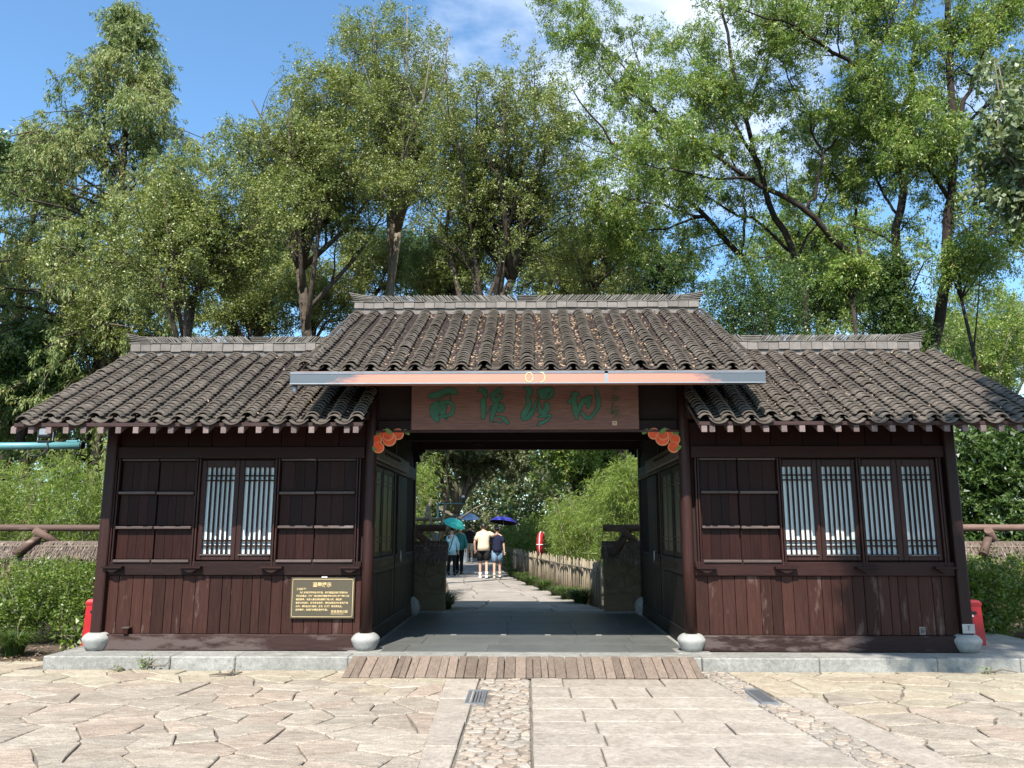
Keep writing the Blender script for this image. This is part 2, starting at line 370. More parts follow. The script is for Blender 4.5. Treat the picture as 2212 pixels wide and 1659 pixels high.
def shrink(poly, g, rg, rough=.0, cut=.0):
    n = len(poly); A = sum(poly[k][0] * poly[(k + 1) % n][1] - poly[(k + 1) % n][0] * poly[k][1] for k in range(n))
    if A < 0: poly = poly[::-1]
    cx = sum(p[0] for p in poly) / n; cy = sum(p[1] for p in poly) / n
    half = []
    for k in range(n):
        a, b = poly[k], poly[(k + 1) % n]; ex, ey = b[0] - a[0], b[1] - a[1]; l = math.hypot(ex, ey) + 1e-9
        half.append((ey / l, -ex / l, (a[0] * ey - a[1] * ex) / l - g * rg.uniform(.5, 1.5)))
    res = poly
    for h in half:
        res = poly_clip(res, *h)
        if len(res) < 3: return None
    o = []                                        # cut corners and wobble the edges
    n = len(res)
    for k in range(n):
        a, b = res[k], res[(k + 1) % n]; l = math.hypot(b[0] - a[0], b[1] - a[1])
        if l < .012: continue
        c0 = min(.35, cut / l)
        ts = [c0, 1 - c0] if l < .16 or not rough else [c0] + [u + rg.uniform(-.06, .06) for u in ([.5] if l < .4 else [.33, .66])] + [1 - c0]
        for u in ts:
            px, py = a[0] + (b[0] - a[0]) * u, a[1] + (b[1] - a[1]) * u
            nx_, ny_ = (b[1] - a[1]) / l, -(b[0] - a[0]) / l; w = rg.uniform(-rough, rough * .3) if 0.1 < u < .9 else 0
            o.append((px + nx_ * w, py + ny_ * w))
    return o if len(o) >= 3 else None
def lay(name, poly, z, th, mat, rg, parent, tilt=.011, bev=.007):
    if poly is None: return
    cx = sum(p[0] for p in poly) / len(poly); cy = sum(p[1] for p in poly) / len(poly)
    pl = [(p[0] - cx, p[1] - cy) for p in poly]
    MB().prism(pl, -th, 0, bev).build(name, mat, parent, (cx, cy, z + rg.uniform(-.006, .006)), (rg.uniform(-tilt, tilt), rg.uniform(-tilt, tilt), 0))
def scatter(x0, x1, y0, y1, s, rg, jit=.42):
    pts = []; r = 0; y = y0 - s
    while y < y1 + s:
        x = x0 - s + (s / 2 if r % 2 else 0)
        while x < x1 + s: pts.append((x + rg.uniform(-jit, jit) * s, y + rg.uniform(-jit, jit) * s)); x += s
        y += s * .9; r += 1
    return np.array(pts)
rg = random.Random(4)
YF = -.56                                         # paving meets the platform
xr = lambda y, a, b: a + (b - a) * ((y + 1.1) / -3.1)   # lines that slant with the right-hand strips
# irregular flagstones, left
pts = scatter(-7.2 / 1.35, -.55 / 1.35, -4.9, -.03, .29, rg, .5); pts[:, 0] *= 1.35; pts = pts[np.array([rg.random() > .30 for _ in pts])]
for i in range(len(pts)):
    c = clip_cell(i, pts, (-7.2, -.6, -4.9, -.03))
    if c is None: continue
    c = poly_clip(c, 1, .042, -.86 - .042 * 1.1 + .0)
    if len(c) < 3: continue
    cx = sum(p[0] for p in c) / len(c); cy = sum(p[1] for p in c) / len(c)
    if cx < -(cy + 10) * .66 - .8: continue
    if max(p[0] for p in c) > -5.6: c = poly_clip(c, 0, 1, YF)
    if len(c) < 3: continue
    lay('flagstone', shrink(c, .0042, rg, .014, .016), .004, .03, M['flag'] if cy < -1.2 + rg.uniform(-.5, .3) else M['flag_warm'], rg, paving)
# irregular flagstones, right
pts = scatter(2.6 / 1.25, 7.2 / 1.25, -4.9, YF, .34, rg, .5); pts[:, 0] *= 1.25; pts = pts[np.array([rg.random() > .28 for _ in pts])]
for i in range(len(pts)):
    c = clip_cell(i, pts, (2.3, 7.2, -4.9, YF))
    if c is None: continue
    c = poly_clip(c, -1, -.1, -(2.64) + .1 * 1.1)
    if len(c) < 3: continue
    cx = sum(p[0] for p in c) / len(c); cy = sum(p[1] for p in c) / len(c)
    if cx > (cy + 10) * .63 + .8: continue
    lay('flagstone', shrink(c, .006, rg, .016, .02), .004, .03, M['flag_warm'] if cy > -2.2 + rg.uniform(-.6, .6) else M['flag'], rg, paving)
# dressed slabs: left border strip, middle field, right border strip
def quad(x0, x1, y0, y1, sl0=0., sl1=0.): return [(x0 + sl0 * (-1.1 - y0), y0), (x1 + sl1 * (-1.1 - y0), y0), (x1 + sl1 * (-1.1 - y1), y1), (x0 + sl0 * (-1.1 - y1), y1)]
ys = [-5.2, -4.55, -3.75, -2.95, -2.05, -1.02]
for a, b in zip(ys, ys[1:]): lay('slab', shrink(quad(-.88, -.515, a, b, .042, 0), .005, rg, .004, .012), .004, .03, M['slab'], rg, paving, .003)
y = -5.2; row = 0
while y < -1.05:
    h = rg.uniform(.34, .56); h = min(h, -1.0 - y)
    if -1.0 - (y + h) < .25: h = -1.0 - y
    x = .035; k = 0; off = rg.uniform(.3, .9)
    while True:
        w = (off if k == 0 else rg.uniform(.7, 1.15)); xe = x + w; last = xe > 1.66
        q = quad(x, xe, y, y + h) if not last else quad(x, 1.955, y, y + h, 0, .108)
        lay('slab', shrink(q, .006, rg, .005, .015), .004, .03, M['slab'], rg, paving, .003)
        k += 1; x = xe
        if last: break
    y += h
ys = [-5.2, -4.4, -3.5, -2.75, -1.9, -1.2, YF]
for a, b in zip(ys, ys[1:]): lay('slab', shrink(quad(2.285, 2.66, a, b, .1, .1), .006, rg, .006, .015), .004, .03, M['slab'] if b < -1.5 else M['flag_warm'], rg, paving, .003)
# cobbled strips
G1 = (-.60, -.40, -2.28, -1.66); G2 = (2.13, 2.31, -2.2, -1.55)
for x0, x1, y0, y1, s, gap, sl in ((-.505, .025, -4.75, -1.0, .118, .0065, 0.), (1.975, 2.275, -4.75, YF, .118, .006, .105)):
    sheet_ = MB().add([(x0 + sl * (-1.1 - y0) , y0 - .4, -.012), (x1 + sl * (-1.1 - y0), y0 - .4, -.012), (x1 + sl * (-1.1 - y1), y1, -.012), (x0 + sl * (-1.1 - y1), y1, -.012)], [(0, 1, 2, 3)]).build('mortar_bed', M['mortar'] if sl else M['joint'], paving)
    pts = scatter(x0, x1, y0, y1, s, rg, .34); pts[:, 0] *= 1
    for i in range(len(pts)):
        c = clip_cell(i, pts, (x0, x1, y0, y1), 20)
        if c is None: continue
        p = shrink(c, gap, rg, 0, .022)
        if p is None: continue
        p = [(a + sl * (-1.1 - b), b) for a, b in p]
        cx = sum(q[0] for q in p) / len(p); cy = sum(q[1] for q in p) / len(p)
        g = G2 if sl else G1
        if g[0] - .03 < cx < g[1] + .05 and g[2] - .04 < cy < g[3] + .04: continue
        if len(p) < 5 and rg.random() < .5: continue
        lay('cobble', p, .004, .022, M['cobble'], rg, paving, .025, .007)
for g, lab, rz in ((G1, 'small steel drain grate in the cobbled strip left of the middle slabs', 0), (G2, 'steel drain grate in the cobbled strip right of the middle slabs', .1)):
    t = thing('drain_grate', lab, 'drain grate', ((g[0] + g[1]) / 2, (g[2] + g[3]) / 2, .004), 'drain grates in the cobbled strips')
    x0, x1, y0, y1 = g; x0 += .02
    f = MB().box(x0, x1, y0, y0 + .03, -.02, .009).box(x0, x1, y1 - .03, y1, -.02, .009).box(x0, x0 + .02, y0 + .03, y1 - .03, -.02, .008).box(x1 - .02, x1, y0 + .03, y1 - .03, -.02, .008)
    f.build('frame', M['grey_metal'], t)
    n = 5
    for k in range(n):
        xx = x0 + .03 + (x1 - x0 - .06) * k / (n - 1); MB().box(xx - .007, xx + .007, y0 + .031, y1 - .031, -.015, .006).build('bar', M['grey_metal'], t)

# ------------------------------------------------------------------ stone platform
plat = MB().box(-5.53, 6.6, -.1, 4.7, -.05, GZ - .006).build('platform', M['granite']); tag(plat, kind='structure')
tag(plat, 'grey granite plinth the gatehouse stands on')
xs = [-5.58, -4.1, -3.35, -2.05, -.72, .62, 1.98, 3.3, 4.62, 5.55, 6.6]
for a, b in zip(xs, xs[1:]): MB().bbox(a + .003, b - .003, -.50 + rg.uniform(-.008, .008), -.10, -.05, GZ + rg.uniform(-.002, .002), .012).build('kerb_stone', M['granite'], plat)
ys_ = [-.1, .9, 2.0, 3.2, 4.7]
for a, b in zip(ys_, ys_[1:]): MB().bbox(-5.58, -5.532, a + .003, b - .003, -.05, GZ, .01).build('kerb_stone', M['granite'], plat)
rows_ = [-.097, .55, 1.3, 2.1, 2.95, 3.75, 4.35]; cols_ = [-1.9, -1.35, -.35, .6, 1.35, 1.9]
for a, b in zip(rows_, rows_[1:]):
    o_ = rg.uniform(-.15, .15)
    for c, d in zip(cols_, cols_[1:]):
        c2 = c + (o_ if c > -1.8 else 0); d2 = d + (o_ if d < 1.8 else 0)
        MB().bbox(c2 + .002, d2 - .002, a + .002, b - .002, .0, GZ + .003, .004).build('floor_slab', M['slab_floor'], plat)
MB().bbox(-2.0, 2.0, 4.354, 4.72, -.05, GZ + .002, .01).build('threshold_stone', M['granite'], plat)
for x in (-1.02, -.33, .28, .98):                 # the little pale chips set along the floor
    MB().bbox(x - .04, x + .04, 1.42, 1.475, GZ, GZ + .007, .002).build('floor_mark', M['mortar'], plat)

# ------------------------------------------------------------------ the gatehouse
gate = thing('gatehouse', 'dark red timber gatehouse with grey tiled roofs and an open central passage', 'gatehouse', (0, 2.1, GZ))
P = lambda mb, name, mat, par=gate: mb.build(name, M[mat], par)
# posts on their stone drums
drum_prof = [(.095, 0), (.118, .006), (.140, .05), (.163, .105), (.171, .130), (.166, .150), (.142, .180), (.112, .200), (.088, .206)]
for i, x in enumerate((-5.225, -1.955, 1.965, 5.225)):
    inner = abs(x) < 3; r = .074 if inner else .066
    P(MB().lathe(drum_prof, 22, (x, .0, GZ), wob=.012, seed=i), 'post_base', 'drum')
    if inner:
        P(MB().tube([(x, 0, GZ + .2), (x, 0, 1.2), (x, 0, 2.8), (x, 0, 3.6)], [r, r * .98, r * .93, r * .9], 18), 'post', 'post')
        P(MB().bbox(x - .2, x + .2, -.2, .2, -.02, GZ + .006, .004), 'base_pad', 'granite', plat)
    else:
        P(MB().bbox(x - r, x + r, -.07, .07, GZ + .19, 2.9, .012), 'post', 'post')
for x in (-2.035, 2.035):
    P(MB().bbox(x - .07, x + .07, 4.12, 4.26, GZ, 3.5, .01), 'post', 'post')
    P(MB().bbox(x - .06, x + .06, 2.0, 2.1, GZ, 3.9, .01), 'post', 'post')
def planks(x0, x1, z0, z1, y, name, mat, w0, w1, rg, th=.03, axis='x', xfix=0):
    x = x0
    while x < x1 - .01:
        w = rg.uniform(w0, w1); e = x + w
        if x1 - e < w0 * .6: e = x1
        d = rg.uniform(0, .005)
        if axis == 'x': P(MB().bbox(x + .003, e - .003, y - d, y + th, z0, z1, .003), name, mat)
        else: P(MB().bbox(min(xfix, xfix + th) - 0, max(xfix, xfix + th), x + .003, e - .003, z0, z1, .003), name, mat)
        x = e
def bracket(x, w, z=1.13):
    m = MB()
    top = [(-w, 0), (w, 0), (w * .96, -.022), (-w * .96, -.022)]
    m.box(x - w, x + w, -.115, -.03, z - .022, z)
    prof = [(-w * .9, -.022), (w * .9, -.022), (w * .45, -.052), (.02, -.072), (-.02, -.072), (-w * .45, -.052)]
    vs = [(x + a, yy, z + b) for yy in (-.095, -.03) for a, b in prof]; n = len(prof)
    m.add(vs, [tuple(range(n))[::-1], tuple(range(n, 2 * n))] + [(k, (k + 1) % n, n + (k + 1) % n, n + k) for k in range(n)])
    P(m, 'bracket', 'beam')
def shutters(xa, xm, xb):
    zs = [1.19, 1.598, 2.022, 2.43]
    for x0, x1 in ((xa, xm - .004), (xm + .004, xb)):
        for k in range(3):
            z0, z1 = zs[k] + .022, zs[k + 1] - .012
            n = rg.choice((3, 4)); px = P(MB().box(x0 + .004, x1 - .004, .035, .05, z0, z1), 'shutter_panel', 'board'); xx = x0 + .006
            ws = [rg.uniform(.8, 1.2) for _ in range(n)]; tot = sum(ws)
            for w in ws:
                e = xx + (x1 - x0 - .012) * w / tot
                MB().bbox(xx + .001, e - .001, .014 + rg.uniform(0, .003), .034, z0 + .004, z1 - .004, .002).build('board', M['board'], px); xx = e
        for z in zs[:3]:
            r0 = rg.uniform(-.004, .004)
            P(MB().bbox(x0 + .003, x1 - .006, -.052, .03, z - .016 + r0, z + .018 + r0, .006), 'ledge', 'ledge')
        P(MB().bbox(x0 + .003, x1 - .006, -.02, .03, 2.424, 2.446, .004), 'ledge', 'ledge')
def casement(x0, x1, g0, g1, zb=1.20, zt=2.43, gz0=1.275, gz1=2.343):
    m = MB()
    m.bbox(x0, g0, -.004, .045, zb, zt, .006).bbox(g1, x1, -.004, .045, zb, zt, .006).bbox(g0 + .0005, g1 - .0005, -.003, .044, zb, gz0, .006).bbox(g0 + .0005, g1 - .0005, -.003, .044, gz1, zt, .006)
    w = P(m, 'window', 'post')
    MB().add([(g0 - .006, .046, gz0 - .006), (g1 + .006, .046, gz0 - .006), (g1 + .006, .046, gz1 + .006), (g0 - .006, .046, gz1 + .006), (g0 - .006, .052, gz0 - .006), (g1 + .006, .052, gz0 - .006), (g1 + .006, .052, gz1 + .006), (g0 - .006, .052, gz1 + .006)],
             [(0, 1, 2, 3), (7, 6, 5, 4), (0, 4, 5, 1), (1, 5, 6, 2), (2, 6, 7, 3), (3, 7, 4, 0)]).build('pane', M['blind'], w)
    b = .0095
    for k in range(5):
        xx = g0 + (g1 - g0) * (k + 1) / 6; MB().box(xx - b, xx + b, .008, .032, gz0, gz1).build('lattice_bar', M['board'], w)
    for z in (gz1 - .105, gz1 - .165, gz0 + .10, gz0 + .165): MB().box(g0, g1, .012, .036, z - .008, z + .008).build('lattice_bar', M['board'], w)
    MB().bbox(g0 - .02, g1 + .02, -.02, -.004, gz0 - .018, gz0 - .004, .003).build('sill', M['ledge'], w)
rg = random.Random(11)
for sgn in (-1, 1):
    xo, xi = (-5.16, -2.03) if sgn < 0 else (5.16, 2.04)
    a, b = min(xo, xi), max(xo, xi)
    P(MB().bbox(a, b, -.045, .06, GZ, .325, .008), 'sill_beam', 'sill')
    P(MB().box(a, b, .052, .07, .32, 2.9), 'wall_core', 'soffit')
    planks(a, b, .328, 1.017, .016, 'plank', 'plank', .10, .18, rg)
    P(MB().bbox(a, b, -.03, .05, 1.02, 1.185, .007), 'rail_beam', 'beam')
    P(MB().bbox(a, b, -.03, .05, 2.452, 2.6, .007), 'head_beam', 'beam')
    planks(a, b, 2.603, 2.9, .02, 'frieze_board', 'board', .3, .45, rg)
    mull = (-5.135, -4.115, -3.118, -2.1) if sgn < 0 else (2.105, 3.122, 4.093, 5.075)
    for x in mull:
        P(MB().bbox(x - .027, x - .006, -.038, .04, 1.12, 2.451, .004), 'mullion', 'post'); P(MB().bbox(x + .006, x + .027, -.034, .04, 1.12, 2.451, .004), 'mullion', 'post')
        ww = .135 if abs(abs(x) - 3.6) < 1.0 else .125
        bx = x if ww == .135 else x + (.06 if x in (-5.135, 2.105) else -.06)
        bracket(bx, ww)
    if sgn < 0:
        shutters(-5.10, -4.625, -4.15); shutters(-3.085, -2.632, -2.132)
        casement(-4.082, -3.607, -4.022, -3.667); casement(-3.603, -3.15, -3.543, -3.172)
    else:
        shutters(2.14, 2.612, 3.09)
        casement(3.152, 3.590, 3.168, 3.532); casement(3.594, 4.062, 3.653, 4.016); casement(4.124, 4.572, 4.141, 4.508); casement(4.576, 5.043, 4.638, 4.991)
    # outer side wall, rear wall
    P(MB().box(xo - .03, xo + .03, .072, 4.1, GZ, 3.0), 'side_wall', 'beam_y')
    P(MB().box(a, b, 4.1, 4.16, GZ, 3.1), 'rear_wall', 'beam')
    # inner wall of the passage
    xf = -2.0 if sgn < 0 else 2.0; s2 = -sgn
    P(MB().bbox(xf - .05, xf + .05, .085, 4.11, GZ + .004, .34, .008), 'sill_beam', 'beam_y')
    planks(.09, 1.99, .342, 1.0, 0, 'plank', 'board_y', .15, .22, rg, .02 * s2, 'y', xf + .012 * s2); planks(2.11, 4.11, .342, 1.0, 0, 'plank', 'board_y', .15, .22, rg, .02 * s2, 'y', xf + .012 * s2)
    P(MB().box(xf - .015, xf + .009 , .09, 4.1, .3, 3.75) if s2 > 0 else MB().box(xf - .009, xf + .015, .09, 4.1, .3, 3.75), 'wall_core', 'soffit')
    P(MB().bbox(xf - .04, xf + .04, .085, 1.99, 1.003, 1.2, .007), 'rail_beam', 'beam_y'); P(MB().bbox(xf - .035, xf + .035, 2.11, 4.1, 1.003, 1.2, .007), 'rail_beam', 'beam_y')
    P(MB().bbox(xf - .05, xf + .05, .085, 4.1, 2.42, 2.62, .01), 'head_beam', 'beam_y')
    for y0, y1 in ((.14, 1.0), (1.04, 1.92)):
        m = MB(); xw = xf + .02 * s2
        for q in ((y0, y0 + .06, 1.22, 2.4), (y1 - .06, y1, 1.22, 2.4), (y0 + .061, y1 - .061, 1.22, 1.28), (y0 + .061, y1 - .061, 2.33, 2.4)): m.box(min(xf, xw), max(xf, xw), *q)
        w = P(m, 'window', 'beam_y'); xg = xf + .010 * s2
        MB().box(min(xf, xg), max(xf, xg), y0 + .06, y1 - .06, 1.28, 2.33).build('pane', M['dark_glass'], w)
        ym = (y0 + y1) / 2
        for q in ((ym - .01, ym + .01, 1.28, 2.33), (y0 + .061, ym - .011, 1.40, 1.42), (ym + .011, y1 - .061, 1.40, 1.42), (y0 + .061, ym - .011, 1.46, 1.48), (ym + .011, y1 - .061, 1.46, 1.48), (y0 + .061, ym - .011, 2.16, 2.18), (ym + .011, y1 - .061, 2.16, 2.18), (y0 + .061, ym - .011, 2.22, 2.24), (ym + .011, y1 - .061, 2.22, 2.24)):
            MB().box(min(xg, xw) , max(xg, xw) - .001, *q).build('lattice_bar', M['ledge'], w)
    d = P(MB().bbox(min(xf, xf + .03 * s2), max(xf, xf + .03 * s2), 2.3, 3.2, .36, 2.4, .008), 'door', 'board_y')
    MB().tube([(xf + .03 * s2, 2.4, 1.25), (xf + .075 * s2, 2.4, 1.25), (xf + .075 * s2, 2.4, 1.12), (xf + .075 * s2, 2.42, 1.08)], .012, 8).build('door_handle', M['grey_metal'], d)
    # carved tie board above, scalloped notches along it
    P(MB().bbox(min(xf + .052 * s2, xf + .09 * s2), max(xf + .052 * s2, xf + .09 * s2), .12, 3.0, 2.46, 2.66, .02), 'tie_board', 'ledge')
    m = MB()
    for k in range(7): m.tube([(xf + .092 * s2, .7 + k * .2, 2.60), (xf + .092 * s2, .75 + k * .2, 2.565), (xf + .092 * s2, .83 + k * .2, 2.57), (xf + .092 * s2, .87 + k * .2, 2.60)], .008, 5)
    P(m, 'carved_scallops', 'soffit')
    # rear corner spandrel
    m = MB(); px = xf + .075 * s2 * -0 ; e = -s2
    for k in range(3): m.box(*sorted((xf + s2 * (.05 + k * .05), xf + s2 * (.095 + k * .05))), 4.16, 4.2, 2.965 - .14 + k * .045, 2.965)
    P(m, 'spandrel', 'soffit')
# beams over the passage
P(MB().bbox(-1.88, 1.89, -.02, .10, 2.80, 2.93, .01), 'lintel', 'beam')
P(MB().box(-1.95, 1.95, .03, .06, 2.93, 3.75), 'lintel_board', 'soffit')
P(MB().bbox(-1.96, 1.96, 4.13, 4.25, 2.965, 3.2, .01), 'lintel', 'beam')
P(MB().box(-1.96, 1.96, 4.17, 4.2, 3.2, 3.72), 'lintel_board', 'soffit')
P(MB().bbox(-1.9, 1.9, -.065, -.0205, 2.772, 2.80, .004), 'lintel_ledge', 'eave_wood')
for y in (1.4, 2.8): P(MB().bbox(-1.95, 1.95, y, y + .14, 2.98, 3.16, .01), 'cross_beam', 'soffit')
# ---- roofs
def roof(x0, x1, ye, ze, yr, zr, raft, name='roof', gut=False):
    """One pitched roof, front eave (ye, ze) to ridge (yr, zr) in tile-top heights, and its rear slope."""
    sl = math.atan2(zr - ze, yr - ye); dn = .085
    yb = yr + (yr - ye) * (1.02 if not gut else 1.0)
    deck = MB()
    for a, b, c, d in ((ye + .03, ze - dn, yr, zr - dn + .015), (yr, zr - dn + .015, yb, ze - dn)):
        v = [(x0, a, b), (x1, a, b), (x1, c, d), (x0, c, d), (x0, a, b - .03), (x1, a, b - .03), (x1, c, d - .03), (x0, c, d - .03)]
        deck.add(v, [(0, 1, 2, 3), (7, 6, 5, 4), (0, 4, 5, 1), (1, 5, 6, 2), (2, 6, 7, 3), (3, 7, 4, 0)])
    r = P(deck, name, 'soffit')
    # rear slope tiles joined as a mass (never seen from the front)
    return r, sl
def tile_mesh(w, rise, ln, th, up=True, n=6):
    """Curved tile; lower end at y = 0, upper end at y = ln, origin on its bed."""
    vs = []; ang = 2 * math.atan2(2 * rise, w); rad = w / 2 / math.sin(ang)
    for y in (0, ln):
        k_ = 1 if y == 0 else .93
        for rr in (rad, rad - th):
            for i in range(n + 1):
                a = -ang + 2 * ang * i / n; x = math.sin(a) * rr * k_; z = (math.cos(a) * rr - (rad - rise)) 
                vs.append((x, y, z if up else rise - z))
    m = n + 1; fs = []
    for i in range(n):
        fs += [(i, i + 1, 2 * m + i + 1, 2 * m + i), (m + i + 1, m + i, 3 * m + i, 3 * m + i + 1), (m + i, m + i + 1, i + 1, i)]
    fs += [(0, 2 * m, 3 * m, m), (m - 1, 2 * m - 1, 4 * m - 1, 3 * m - 1)]
    if not up: fs = [f[::-1] for f in fs]
    return vs, fs
def bake(vs, fs, mat, name):
    me = bpy.data.meshes.new(name); me.from_pydata(vs, [], fs); me.materials.append(M[mat]); me.update(); return me
cov_v, cov_f = tile_mesh(.166, .053, .135, .013); cha_v, cha_f = tile_mesh(.21, .05, .135, .013, False)
cov_me = bake(cov_v, cov_f, 'tile', 'cover_tile'); cha_me = bake(cha_v, cha_f, 'tile', 'channel_tile')
litter = MB(); lit_pts = []
rt = random.Random(21)
def lay_tiles(root, x0, x1, ye, ze, yr, zr, sl, ncol, ncourse, single_rows, chan_rows, litter_fn, slip=.0):
    per = (x1 - x0) / ncol; Ls = math.hypot(yr - ye, zr - ze); ex = Ls / ncourse
    T = Matrix.Rotation(sl, 4, 'X')
    mass = MB(); cmass = MB()
    tilt = math.atan2(.0255, ex)
    for c in range(ncol + 1):
        xc = x0 + per * c; wob = rt.uniform(-.006, .006); ph = rt.uniform(0, 6)
        for k in range(ncourse):
            s = k * ex
            base = Vector((0, ye + s * math.cos(sl), ze + s * math.sin(sl) ))
            # cover tile on the column line
            if c > 0 or True:
                sl_j = rt.uniform(-.007, .007) + (rt.uniform(-.04, 0) if rt.random() < .02 else 0)
                xx = xc + wob + .006 * math.sin(k * .35 + ph) + rt.uniform(-.005, .005)
                hz = rt.uniform(-.002, .003) + (.010 if rt.random() < .03 else 0) - (.010 if k == 0 else 0)
                Mx = Matrix.Translation(base + Vector((xx, sl_j * math.cos(sl), sl_j * math.sin(sl) - .030 + hz))) @ T @ Matrix.Rotation(-tilt + rt.uniform(-.015, .015), 4, 'X') @ Matrix.Rotation(rt.uniform(-.035, .035), 4, 'Z') @ Matrix.Rotation(rt.uniform(-.035, .035), 4, 'Y')
                if k == 0 and rt.random() < .12: continue
                if k < single_rows:
                    o = bpy.data.objects.new('cover_tile', cov_me); place(o, root); o.matrix_basis = Mx
                else: mass.add([Mx @ Vector(v) for v in cov_v], cov_f, rt.random() * .98 + .01)
            if c < ncol:
                xx = xc + per / 2 + rt.uniform(-.006, .006)
                off = -.06 if k else -.05
                Mx = Matrix.Translation(base + Vector((xx, off * math.cos(sl), off * math.sin(sl) - (.085 if k < 2 else .098) + rt.uniform(-.003, .003)))) @ T @ Matrix.Rotation(-tilt, 4, 'X') @ Matrix.Rotation(rt.uniform(-.04, .04), 4, 'Z')
                if k < chan_rows:
                    o = bpy.data.objects.new('channel_tile', cha_me); place(o, root); o.matrix_basis = Mx
                else: cmass.add([Mx @ Vector(v) for v in cha_v], cha_f, rt.random() * .98 + .01)
                dens = litter_fn(c / ncol, k / ncourse)
                for _ in range(int(dens) + (rt.random() < dens % 1)):
                    q = base + Vector((xx + rt.gauss(0, .026), (rt.random() * ex) * math.cos(sl), rt.random() * ex * math.sin(sl) - .060 + rt.uniform(0, .02)))
                    lit_pts.append(q)
    tag(mass.build('cover_tiling', M['tile_mass'], root), kind='stuff'); tag(cmass.build('channel_tiling', M['tile_mass'], root), kind='stuff')
rid_me = bake(*(lambda v, f: (v, f))([(-.009, -.055, -.075), (.009, -.055, -.075), (.009, .055, -.075), (-.009, .055, -.075), (-.009, -.055, .075), (.009, -.055, .075), (.009, .055, .075), (-.009, .055, .075)],
              [(3, 2, 1, 0), (4, 5, 6, 7), (0, 1, 5, 4), (1, 2, 6, 5), (2, 3, 7, 6), (3, 0, 4, 7)]), 'ridge_tile', 'ridge_tile')
def ridge(root, x0, x1, y, z, hb, ht, xm, step, ends=(1, 1)):
    """Flat brick course, a thin tile course, then tiles leaning from both sides on a stacked middle piece."""
    bed = MB().box(x0 + .01, x1 - .01, y - .07, y + .07, z - .12, z + hb - .004).build('ridge_bed', M['ridge_brick'], root)
    x = x0
    while x < x1 - .02:
        w = rt.uniform(.145, .165); e = min(x + w, x1); dz = rt.uniform(-.006, .006)
        MB().bbox(x + .002, e - .002, y - .098 + rt.uniform(-.006, .006), y - .071, z + rt.uniform(-.01, .006), z + hb + dz, .005).build('ridge_brick', M['ridge_brick'], root); x = e
    th = MB(); x = x0 - .03
    while x < x1 + .02:
        w = rt.uniform(.15, .24); e = min(x + w, x1 + .03); th.box(x + .002, e - .002, y - .105, y + .105, z + hb + .004 + rt.uniform(-.003, .003), z + hb + .018 + rt.uniform(-.003, .003)); x = e
    th.build('thin_course', M['ridge_tile'], root)
    zc = z + hb + .02 + ht / 2
    a0 = x0 + (.26 if ends[0] else 0); a1 = x1 - (.26 if ends[1] else 0); hm = .15
    for s_, xa, xb in ((1, a0, xm - hm), (-1, xm + hm, a1)):
        x = xa
        while x < xb:
            lean = s_ * R_(-rt.uniform(43, 52)); sc = ht / .15 / .72
            o = obj('ridge_tile', rid_me, root, (x, y + rt.uniform(-.008, .008), zc + rt.uniform(-.004, .004)), (rt.uniform(-.05, .05), lean, rt.uniform(-.08, .08)), (rt.uniform(.75, 1.2), 1, sc * rt.uniform(.94, 1.03))); x += step * rt.uniform(.8, 1.25)
    m = MB()
    for k in range(4): m.box(xm - hm + .03 + .012 * k * -1 + rt.uniform(-.01, .01), xm + hm - .03 + .012 * k + rt.uniform(-.01, .01), y - .06, y + .06, zc - ht / 2 + k * ht / 4 + .002, zc - ht / 2 + k * ht / 4 + ht / 4 - .010)
    m.build('ridge_ornament', M['ridge_tile'], root)
    for s_, xe, on in ((-1, x0, ends[0]), (1, x1, ends[1])):
        if not on: continue
        for k in range(5):
            xa = xe - s_ * .28; xb = xe + s_ * (.015 + .02 * k); z0 = zc - ht / 2 + k * ht / 5; lift = .01 + .013 * k; t_ = ht / 5 - .009
            pts_ = [(xa, z0), (xe - s_ * .12, z0 + lift * .25), (xb, z0 + lift)]
            mm = MB()
            for (p0, q0), (p1, q1) in zip(pts_, pts_[1:]):
                mm.add([(p0, y - .06, q0), (p1, y - .06, q1), (p1, y + .06, q1), (p0, y + .06, q0), (p0, y - .06, q0 + t_), (p1, y - .06, q1 + t_), (p1, y + .06, q1 + t_), (p0, y + .06, q0 + t_)],
                       [(3, 2, 1, 0), (4, 5, 6, 7), (0, 1, 5, 4), (1, 2, 6, 5), (2, 3, 7, 6), (3, 0, 4, 7)] if s_ > 0 else [(0, 1, 2, 3), (7, 6, 5, 4), (4, 5, 1, 0), (5, 6, 2, 1), (6, 7, 3, 2), (7, 4, 0, 3)])
            mm.build('ridge_tile', M['ridge_tile'], root)
# main roof
ME = (-2.60, 2.64, -.93, 3.465, 1.93, 4.925)
r1, sl1 = roof(ME[0] - .05, ME[1] + .05, ME[2], ME[3], 2.0, ME[5] + .03, None, 'roof', True)
tag(r1, 'taller middle roof over the passage')
lay_tiles(r1, *ME[:2], *ME[2:], sl1, 20, 31, 5, 3, lambda u, v: 8.5 * max(0, 1 - abs(u - .52) * 2.1) * (.35 + .65 * (v < .93)) * (1.2 if rt.random() < .75 else .1), 0)
ridge(r1, -2.665, 2.66, 2.0, 4.935, .095, .105, .0, .040)
